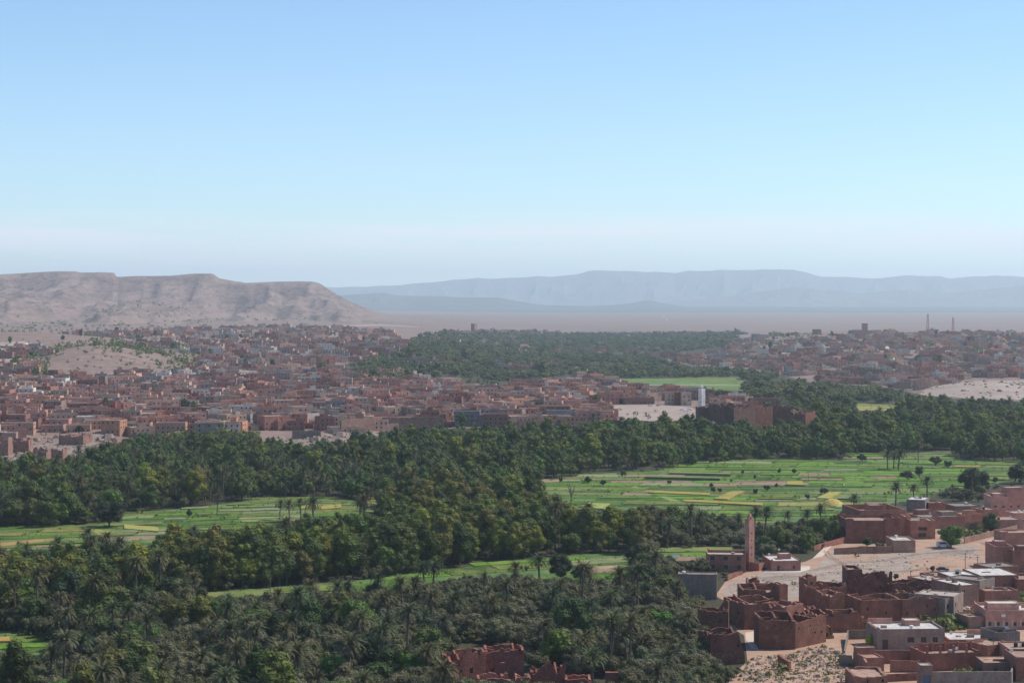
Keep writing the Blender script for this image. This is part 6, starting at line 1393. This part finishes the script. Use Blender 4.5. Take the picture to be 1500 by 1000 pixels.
# --- trees and bushes one can point at
BT = TONES['broad']; OT = TONES['olive']; PT = TONES['palm']; DK = ('dark green', (0.028, 0.042, 0.022))
def at_px(kind, px, py, hm, label, tone, pi=None, wide=1.0, name=None, cat=None, group='trees standing apart in the fields and village'):
    a = G(px, py); base = {'olive': 5.2, 'broad': 11, 'poplar': 17}.get(kind)
    if kind == 'palm': pi = pi if pi is not None else 1; base = PP[pi][3] + 1.5
    h = hm * a.y / FPX; s = h / base * 1.0
    t = add_tree(kind, a.x, a.y, a.z, s, px, py, tone, label, pi, 1.0, name, cat, group); t.scale = (s * wide, s * wide, s); return t
for a_ in [
 ('broad', 1393, 802, 36, 'round bright green tree shading the white van in the village', BT[3], 0, 1.25), ('broad', 1452, 783, 34, 'dark round tree between the orange houses and the pink houses', DK, 1, 1.0),
 ('broad', 1270, 800, 15, 'small round shrub at the front wall of the fortified house', BT[0], 2, 1.3, 'shrub', 'shrub'), ('olive', 1288, 804, 10, 'low green shrub inside the garden wall below the kasbah', BT[2], 2, 1.5, 'shrub', 'shrub'),
 ('olive', 1276, 948, 20, 'yellow flowering bush beside the grey villa', ('yellow', (0.30, 0.34, 0.03)), 0, 0.85, 'bush', 'bush'), ('olive', 1366, 838, 10, 'dark bush just left of the parked dark car', DK, 1, 0.9, 'bush', 'bush'),
 ('olive', 1312, 850, 11, 'dark bush at the right corner of the roofless dark house', DK, 3, 0.7, 'bush', 'bush'), ('broad', 940, 833, 40, 'big dark spreading tree beside the small pond', DK, 3, 1.1),
 ('broad', 160, 772, 44, 'very dark dense tree standing at the edge of the left fields', ('black green', (0.018, 0.026, 0.014)), 4, 1.2), ('broad', 1222, 700, 0, '', None, 0),
 ('olive', 1123, 719, 9, 'umbrella shaped field tree with a thin trunk in the big field', DK, 1, 1.2, 'field_tree', 'tree'), ('olive', 1106, 724, 9, 'round dark field tree left of the umbrella shaped one', DK, 2, 0.9, 'field_tree', 'tree'), ('olive', 1138, 714, 7, 'small dark field tree right of the umbrella shaped one', DK, 0, 0.9, 'field_tree', 'tree'),
 ('olive', 1045, 722, 9, 'left one of two touching dark bushes behind the yellow plot', DK, 3, 0.8, 'field_tree', 'tree'), ('olive', 1054, 722, 8, 'right one of two touching dark bushes behind the yellow plot', DK, 4, 0.8, 'field_tree', 'tree'), ('olive', 1042, 714, 7, 'low dark bush behind the two touching bushes', DK, 1, 1.1, 'field_tree', 'tree'),
 ('olive', 1088, 695, 7, 'slim dark tree in the upper part of the big field', DK, 1, 0.7, 'field_tree', 'tree'), ('olive', 1106, 701, 6, 'small round dark tree in the upper part of the big field', DK, 2, 0.8, 'field_tree', 'tree'), ('olive', 1071, 706, 5, 'tiny dark tree at the end of the brown plot', DK, 2, 0.8, 'field_tree', 'tree'),
 ('olive', 1142, 693, 8, 'pair forming dark bush left of the yellow square crop', DK, 0, 0.8, 'field_tree', 'tree'), ('olive', 1163, 694, 8, 'spreading dark bush above the yellow square crop', DK, 1, 1.0, 'field_tree', 'tree'), ('olive', 1208, 724, 10, 'wide dark bush beside the pale track in the field', DK, 3, 1.5, 'field_tree', 'tree'), ('olive', 1182, 732, 9, 'dark bush left of the golden crop stack', DK, 4, 0.8, 'field_tree', 'tree'),
 ('olive', 862, 708, 11, 'dark bush with pale trunk at the left end of the big field', DK, 0, 1.2, 'field_tree', 'tree'), ('olive', 884, 712, 10, 'dark bush in the left part of the big field', DK, 1, 1.0, 'field_tree', 'tree'), ('olive', 822, 706, 8, 'small round tree in the left corner of the big field', BT[0], 2, 0.9, 'field_tree', 'tree'), ('olive', 912, 698, 9, 'brownish spreading tree at the upper left of the big field', ('brown', (0.07, 0.06, 0.03)), 3, 1.3, 'field_tree', 'tree'), ('olive', 980, 709, 6, 'flat dark bush below the long hedge strip', DK, 4, 1.6, 'field_tree', 'tree'),
 ('broad', 1420, 722, 40, 'dark olive tree mass at the right field corner', DK, 0, 1.0), ('broad', 1435, 718, 32, 'dark tree right behind the dark mass at the field corner', BT[4], 2, 1.1), ('broad', 1487, 708, 30, 'round dark tree alone near the right edge of the field', DK, 1, 1.1), ('olive', 1458, 708, 10, 'small dark bush between the round trees at the right', DK, 1, 1.0, 'field_tree', 'tree'),
 ('olive', 1370, 682, 14, 'dark leafy bush cluster right of the palm pair', DK, 1, 1.4, 'field_tree', 'tree'), ('olive', 1390, 684, 10, 'lower bush joined to the leafy cluster right of the palm pair', BT[0], 2, 1.4, 'field_tree', 'tree'), ('olive', 1330, 703, 14, 'scrubby bush heap before the palm pair', BT[4], 3, 1.5, 'field_tree', 'tree'), ('olive', 1347, 700, 18, 'upright bush at the right of the scrubby heap', BT[4], 4, 0.9, 'field_tree', 'tree'), ('broad', 1263, 676, 12, 'dark rounded tree at the far middle edge of the field', DK, 3, 1.2),
 ('palm', 1345, 678, 27, 'slender lone palm on the far side of the big field', PT[1], 2), ('palm', 1300, 688, 26, 'left palm of the pair in the far big field', PT[1], 1, 1.2), ('palm', 1316, 689, 28, 'right palm of the pair in the far big field', PT[1], 5, 1.2), ('palm', 1309, 687, 24, 'middle shaggy palm between the palm pair', PT[2], 0, 1.0),
 ('palm', 1424, 690, 0, '', None, 0), ('palm', 1104, 790, 46, 'shaggy dark palm just left behind the minaret top', PT[1], 2), ('palm', 1120, 800, 56, 'tall dense palm right of the minaret', PT[1], 4, 1.1), ('palm', 1155, 778, 28, 'palm at the near field edge right of the minaret', PT[0], 1), ('palm', 1182, 776, 28, 'left one of the palms left of the kasbah', PT[1], 5), ('palm', 1203, 775, 34, 'taller palm left of the kasbah', PT[1], 1), ('palm', 1250, 752, 26, 'palm close behind the left corner of the kasbah', PT[1], 0), ('palm', 1312, 742, 34, 'palm behind the upper kasbah', PT[1], 1),
 ('palm', 1358, 738, 38, 'large palm behind the grey cubic house', PT[1], 2, 1.2), ('palm', 1338, 735, 24, 'smaller palm left of the large palm behind the grey cubic house', PT[1], 5), ('palm', 1423, 733, 46, 'tall palm above the grey stone house', PT[1], 4), ('palm', 1395, 735, 24, 'bare stemmed palm left of the tall palm', PT[2], 2, 0.7),
 ('palm', 318, 755, 30, 'lone palm with its shadow in the left fields', PT[2], 2), ('palm', 410, 762, 28, 'leftmost palm of the clump in the left fields', PT[2], 1), ('palm', 424, 764, 30, 'second palm of the clump in the left fields', PT[2], 5), ('palm', 441, 766, 34, 'third palm of the clump in the left fields', PT[2], 2), ('palm', 459, 765, 34, 'rightmost palm of the clump in the left fields', PT[1], 0, 1.1), ('palm', 527, 760, 30, 'shaggy palm at the right end of the left fields', PT[1], 0, 1.1), ('olive', 278, 757, 12, 'round dark bush in the left fields', DK, 0, 0.9, 'field_tree', 'tree'),
 ('olive', 193, 870, 0, '', None, 0), ('olive', 241, 871, 12, 'clipped round shrub at the left end of the strip field', BT[2], 1, 0.9, 'shrub', 'shrub'), ('broad', 822, 850, 44, 'dark rounded tree in the middle of the strip fields', DK, 2, 1.0), ('palm', 790, 852, 36, 'dark palm left of the rounded tree in the strip fields', PT[1], 0, 1.2), ('broad', 850, 852, 28, 'lower dark tree right of the rounded one in the strip fields', DK, 1, 1.2),
 ('olive', 764, 834, 6, 'tiny round bush in the upper strip field', DK, 1, 0.9, 'shrub', 'shrub'), ('olive', 771, 836, 8, 'small round bush beside the tiny one in the upper strip field', BT[0], 2, 0.8, 'shrub', 'shrub'),
 ('palm', 622, 870, 44, 'left palm of the trio before the strip field', PT[1], 1, 1.1), ('palm', 634, 868, 42, 'right palm of the trio before the strip field', PT[1], 5, 1.1), ('palm', 553, 888, 46, 'thick palm standing over the strip field', PT[1], 2), ('palm', 492, 898, 46, 'large spreading palm below the strip field', PT[0], 1, 1.1), ('palm', 376, 964, 62, 'tall thin palm in the near left grove', PT[2], 4), ('palm', 414, 986, 70, 'tall palm just right of the tall thin palm', PT[2], 4), ('palm', 331, 970, 52, 'shaggy skirted palm left of the tall thin palm', PT[0], 1, 1.1),
 ('palm', 458, 962, 46, 'leaning palm in the near centre left grove', PT[3], 2), ('palm', 650, 946, 42, 'dark bushy palm above the left of the ruin', PT[1], 1, 1.2), ('palm', 715, 912, 50, 'slim palm on its own thin trunk above the ruin', PT[3], 4, 0.9), ('palm', 826, 975, 40, 'feathery palm with thin trunk right of the ruin', PT[3], 2), ('palm', 890, 940, 42, 'dark headed palm right of centre', PT[1], 4, 0.8), ('palm', 912, 938, 46, 'pale feathery palm right of centre', PT[3], 4), ('palm', 1008, 950, 52, 'palm beside the leftmost tall ruin', PT[0], 2, 1.1), ('palm', 880, 985, 40, 'brown skirted palm near the bottom right of the grove', PT[2], 1), ('palm', 948, 975, 44, 'dark skirted palm before the lowest ruin', PT[2], 5, 1.1),
 ('broad', 262, 935, 50, 'tall olive green tree left of the leafy clump below the strip field', TONES['poplar'][0], 1, 0.8), ('broad', 306, 925, 54, 'rounded yellowish green tree right of the leafy clump', ('yellowish green', (0.095, 0.105, 0.028)), 0, 1.0), ('broad', 335, 925, 40, 'small yellowish green tree beside the rounded one', ('yellowish green', (0.085, 0.098, 0.028)), 3, 0.9), ('broad', 968, 930, 42, 'bright green fig tree right of centre', ('bright green', (0.075, 0.14, 0.03)), 4, 1.1), ('olive', 430, 960, 22, 'lime green bush in the near centre left grove', ('lime', (0.13, 0.17, 0.03)), 0, 1.1, 'bush', 'bush'), ('broad', 500, 925, 30, 'bright green tree behind the near centre left grove', BT[3], 1, 1.1), ('broad', 490, 1010, 55, 'bright green fig tree at the bottom edge left of centre', ('bright green', (0.068, 0.122, 0.03)), 2, 1.3), ('broad', 325, 1010, 44, 'bright green fig tree at the bottom edge', ('bright green', (0.06, 0.12, 0.028)), 0, 1.2), ('olive', 192, 962, 24, 'bright green bush in the bottom left grove', ('bright green', (0.075, 0.14, 0.03)), 3, 1.3, 'bush', 'bush')]:
    if not a_[3-0] or not a_[5-1]: continue
    k_, x_, y_, h_px, lb_, tn_, pi_ = a_[:7]; wd_ = a_[7] if len(a_) > 7 else 1.0; nm_ = a_[8] if len(a_) > 8 else None; ct_ = a_[9] if len(a_) > 9 else None
    at_px(k_, x_, y_, h_px, lb_, tn_, pi_, wd_, nm_, ct_)
# trees among the town houses
tt = random.Random(31); n_ = 0; ids = [i for i in range(len(S)) if (inL[i] or inR[i]) and not keep[i] and -5 < SPX[i] < 1505]; tt.shuffle(ids)
for i in ids[:170]:
    add_tree(tt.choice(['broad', 'broad', 'poplar', 'palm']) if S[i, 1] < 4000 else 'broad', S[i, 0], S[i, 1], SZ[i], tt.uniform(0.55, 0.9), SPX[i], SPY[i], DK if tt.random() < 0.4 else None)

# ------------------------------------------------------------------ labels made single
AUTO = {g[2] for g in KINDS.values()} | {HG}
def finish_labels():
    def trim(t):
        if len(t.split()) > 12: t = t.replace('mid sized ', '', 1)
        if len(t.split()) > 12 and ' close ' in t + ' ': t = t.replace(' close ', ' ', 1)
        while len(t.split()) > 12 and ' the ' in t: t = t[::-1].replace(' eht ', ' ', 1)[::-1]
        return t
    by = {}
    for o in bpy.data.objects:
        if o.parent is None and 'label' in o:
            if o.get('group') and o['group'] in AUTO: o['label'] = trim(o['label'])
            t = o['label']
            while len(t.split()) > 16 and ' the ' in t: t = t[::-1].replace(' eht ', ' ', 1)[::-1]
            o['label'] = t
    for o in bpy.data.objects:
        if o.parent is None and 'label' in o and o.get('category') in ('olive tree', 'tree', 'poplar tree', 'palm', 'house') and o.get('group'): by.setdefault(o['label'], []).append(o)
    NUM = ['leftmost', 'second from left', 'third from left', 'fourth from left', 'fifth from left', 'sixth from left', 'seventh from left', 'eighth from left']
    for lb, os_ in by.items():
        if len(os_) > 1:
            os_.sort(key=lambda o: o.location.x / o.location.y)
            for k, o in enumerate(os_):
                if len(os_) == 2: w = ('left one', 'right one')[k]
                elif k == len(os_) - 1: w = 'rightmost'
                elif k < 8: w = NUM[k]
                else: w = None
                if w: o['label'] = lb + ', ' + w
        for o in os_:
            while len(o['label'].split()) > 16 and ' the ' in o['label']: o['label'] = o['label'][::-1].replace(' eht ', ' ', 1)[::-1]
        for o in os_:
            t = o['label']
            if len(t.split()) > 16: t = t.replace(' close ', ' ', 1).replace(' further ', ' ', 1).replace(' one', '', 1)
            while len(t.split()) > 16 and ' the ' in t: t = t[::-1].replace(' eht ', ' ', 1)[::-1]
            o['label'] = t

# ------------------------------------------------------------------ stones, scrub
sr = random.Random(8)
def scatter_stuff(name, label, polys, mat, size, flat_=0.6, leafy=False, color=None):
    mb = MB()
    for poly, n, big_ in polys:
        xs = [p[0] for p in poly]; ys = [p[1] for p in poly]
        pts = [G(x, y) for x, y in poly]; P2 = [(p.x, p.y) for p in pts]; X0, X1 = min(p[0] for p in P2), max(p[0] for p in P2); Y0, Y1 = min(p[1] for p in P2), max(p[1] for p in P2)
        px = np.array([sr.uniform(X0, X1) for _ in range(n * 3)]); py = np.array([sr.uniform(Y0, Y1) for _ in range(n * 3)]); ok = inpoly(px, py, P2)
        px, py = px[ok][:n], py[ok][:n]; pz = hgt(px, py)
        for x, y, z in zip(px, py, pz):
            s = size * big_ * sr.uniform(0.4, 1.6) * (2.2 if sr.random() < 0.06 else 1)
            if leafy:
                V, Fc = [], []; leaf_tris(V, Fc, (x, y, z + s * 0.5), s, 26, s * 0.55, sr, 0.7); k = len(mb.v); mb.v += V; mb.f += [tuple(k + q for q in f) for f in Fc]; mb.m += [0] * len(Fc); continue
            k = len(mb.v); m_ = 5; a0 = sr.uniform(0, 6)
            for q in range(m_): mb.v.append((x + s * math.cos(a0 + q * 6.283 / m_) * sr.uniform(0.7, 1.2), y + s * math.sin(a0 + q * 6.283 / m_) * sr.uniform(0.7, 1.2), z - 0.05))
            for q in range(m_): mb.v.append((x + s * 0.6 * math.cos(a0 + q * 6.283 / m_) * sr.uniform(0.6, 1.2), y + s * 0.6 * math.sin(a0 + q * 6.283 / m_) * sr.uniform(0.6, 1.2), z + s * flat_ * sr.uniform(0.7, 1.2)))
            for q in range(m_): mb.f.append((k + q, k + (q + 1) % m_, k + m_ + (q + 1) % m_, k + m_ + q)); mb.m.append(0)
            mb.f.append(tuple(k + m_ + q for q in range(m_))); mb.m.append(0)
    o = mb.build(name, mat, color=color); tag(o, label, 'rubble' if not leafy else 'scrub', kind='stuff')
LOT = [(1062, 862), (1090, 845), (1190, 838), (1225, 812), (1340, 810), (1425, 800), (1435, 812), (1400, 830), (1330, 842), (1180, 862), (1090, 880)]
LOW = [(1080, 1000), (1098, 965), (1130, 962), (1210, 945), (1245, 960), (1250, 1000)]
BK = [(385, 656), (392, 643), (470, 640), (560, 632), (575, 637), (520, 646), (470, 660), (430, 668)]
RS_ = [(-30, 682), (-30, 655), (60, 640), (165, 636), (150, 655), (90, 675), (20, 684)]
scatter_stuff('rubble', 'loose stones and rubble strewn over the lot, banks and ruins', [(LOT, 1300, 0.5), (LOW, 900, 0.8), (BK, 420, 3.6), (RS_, 420, 3.4), ([(665, 1000), (670, 985), (770, 985), (780, 1000)], 150, 1.3), ([(1345, 580), (1380, 562), (1500, 558), (1500, 586)], 200, 3.5)], M['rock'], 0.42)
scatter_stuff('dry_scrub', 'low dry scrub and weeds on the stony lot and slopes', [(LOT, 40, 0.8), (LOW, 110, 1.3), ([(1400, 905), (1420, 900), (1420, 922), (1388, 924)], 120, 2.0), ([(1345, 923), (1390, 912), (1415, 918), (1388, 926)], 90, 2.0), ([(1400, 835), (1330, 842), (1300, 850), (1355, 838)], 40, 1.6), ([(1415, 790), (1440, 785), (1440, 778), (1415, 782)], 60, 2.4), (BK, 60, 2.5), (TL, 1500, 3.4), (TRT, 1300, 5.0), ([(180, 650), (200, 636), (380, 636), (380, 650)], 220, 3.0), ([(30, 520), (150, 496), (300, 500), (300, 545), (240, 548), (200, 520), (150, 512), (90, 528), (60, 556), (20, 548)], 420, 6.5), ([(62, 554), (95, 532), (150, 515), (200, 517), (240, 532), (225, 550)], 70, 3.0), ([(0, 492), (300, 488), (320, 470), (560, 474), (300, 450), (0, 460)], 500, 6.0), ([(1475, 960), (1500, 955), (1500, 942), (1480, 946)], 40, 2.0), ([(1470, 888), (1500, 886), (1500, 876), (1470, 880)], 40, 2.4), ([(1395, 992), (1435, 990), (1430, 984), (1400, 986)], 50, 2.0)], M['leaf'], 0.5, 0.5, True, (0.085, 0.105, 0.04))
def edge_scrub(polys):
    mb = MB()
    for poly, n in polys:
        P = [G(x, y) for x, y in poly]
        for k in range(len(P)):
            a, b = P[k], P[(k + 1) % len(P)]; m_ = max(1, int((b - a).length / 6))
            for q in range(m_):
                if sr.random() < 0.45: continue
                c = a.lerp(b, (q + sr.random()) / m_); s = sr.uniform(0.5, 1.4); V, Fc = [], []
                leaf_tris(V, Fc, (c.x + sr.uniform(-2, 2), c.y + sr.uniform(-2, 2), hz(c.x, c.y) + s * 0.5), s, 40, s * 0.4, sr, 0.8); i0 = len(mb.v); mb.v += V; mb.f += [tuple(i0 + j for j in f) for f in Fc]; mb.m += [0] * len(Fc)
    o = mb.build('hedge_scrub', M['leaf'], color=(0.055, 0.08, 0.03)); tag(o, 'ragged scrub along the edges of the fields', 'scrub', kind='stuff')
mb = MB()
for (x, y) in TUFTS:
    if y > 2000: continue
    sz = sr.uniform(0.35, 0.85) * (2.0 if sr.random() < 0.05 else 1); V, Fc = [], []
    leaf_tris(V, Fc, (x, y, hz(x, y) + sz * 0.45), sz, 16, sz * 0.6, sr, 0.75); i0 = len(mb.v); mb.v += V; mb.f += [tuple(i0 + j for j in f) for f in Fc]; mb.m += [0] * len(Fc)
o = mb.build('field_weeds', M['leaf'], color=(0.09, 0.135, 0.034)); tag(o, 'weeds and tufts growing on the banks between the plots', 'weeds', kind='stuff')
edge_scrub([(F1, 1), (F2, 1), (F3, 1), (F4, 1), (F6, 1)])
# cypresses in town
for px, py, lb in ((613, 560, 'left dark cypress in mid town'), (620, 561, 'right dark cypress in mid town'), (745, 570, 'dark cypress near the end of the town ridge'), (822, 573, 'dark bushy cypress behind the pale square')):
    a = G(px, py); h = 12 if px < 800 else 9; t = empty('cypress_tree', a); tag(t, lb, 'cypress', 'cypresses in town')
    V, Fc = [], []
    for k in range(9): leaf_tris(V, Fc, (0, 0, 1.2 + (h - 1.5) * k / 8), 1.25 * (1 - k / 11), 70, 0.5, sr, 1.0); core(V, Fc, (0, 0, 1.2 + (h - 1.5) * k / 8), 0.95 * (1 - k / 11), sr, 1.2)
    me = bpy.data.meshes.new('crown'); me.from_pydata(V, [], Fc); me.materials.append(M['leaf']); link_mesh('crown', me, t, color=(0.02, 0.032, 0.02))
    mb = MB(); mb.tube([(0, 0, -0.3), (0, 0, 3)], 0.2, 6); mb.build('trunk', M['bark'], t)
finish_labels()
for o in bpy.data.objects:
    if o.parent is None and 'label' in o and len(o['label'].split()) > 16:
        for w_ in (', ', ' in the ', ' of the ', ' the '):
            pass
        t_l = o['label'].replace(' with rooftop room', ' and penthouse').replace(' with side wing', ' and wing').replace('yellowish green', 'yellowish').replace('dark bluish green', 'bluish green').replace('deep green ', '').replace('flat roofed ', '')
        ws = t_l.split()
        while len(ws) > 16 and any(x in ('the', 'a', 'close', 'further') for x in ws[1:]): ws.remove(next(x for x in ws[1:] if x in ('the', 'a', 'close', 'further')))
        o['label'] = ' '.join(ws)
        if len(ws) > 16: print('LONG', o.name, o['label'])
seen_ = {}
for o in bpy.data.objects:
    if o.parent is None and o.get('group') == HG: seen_.setdefault(o['label'], []).append(o)
for lb, q in seen_.items():
    if len(q) == 2:
        q.sort(key=lambda o: o.location.x / o.location.y)
        for o, w_ in zip(q, ('left ', 'right ')): o['label'] = w_ + ' '.join(lb.split()[:15])
print('OBJECTS', len(bpy.data.objects), 'TRIS', sum(len(o.data.polygons) for o in bpy.data.objects if o.type == 'MESH' and o.data.users == 1))
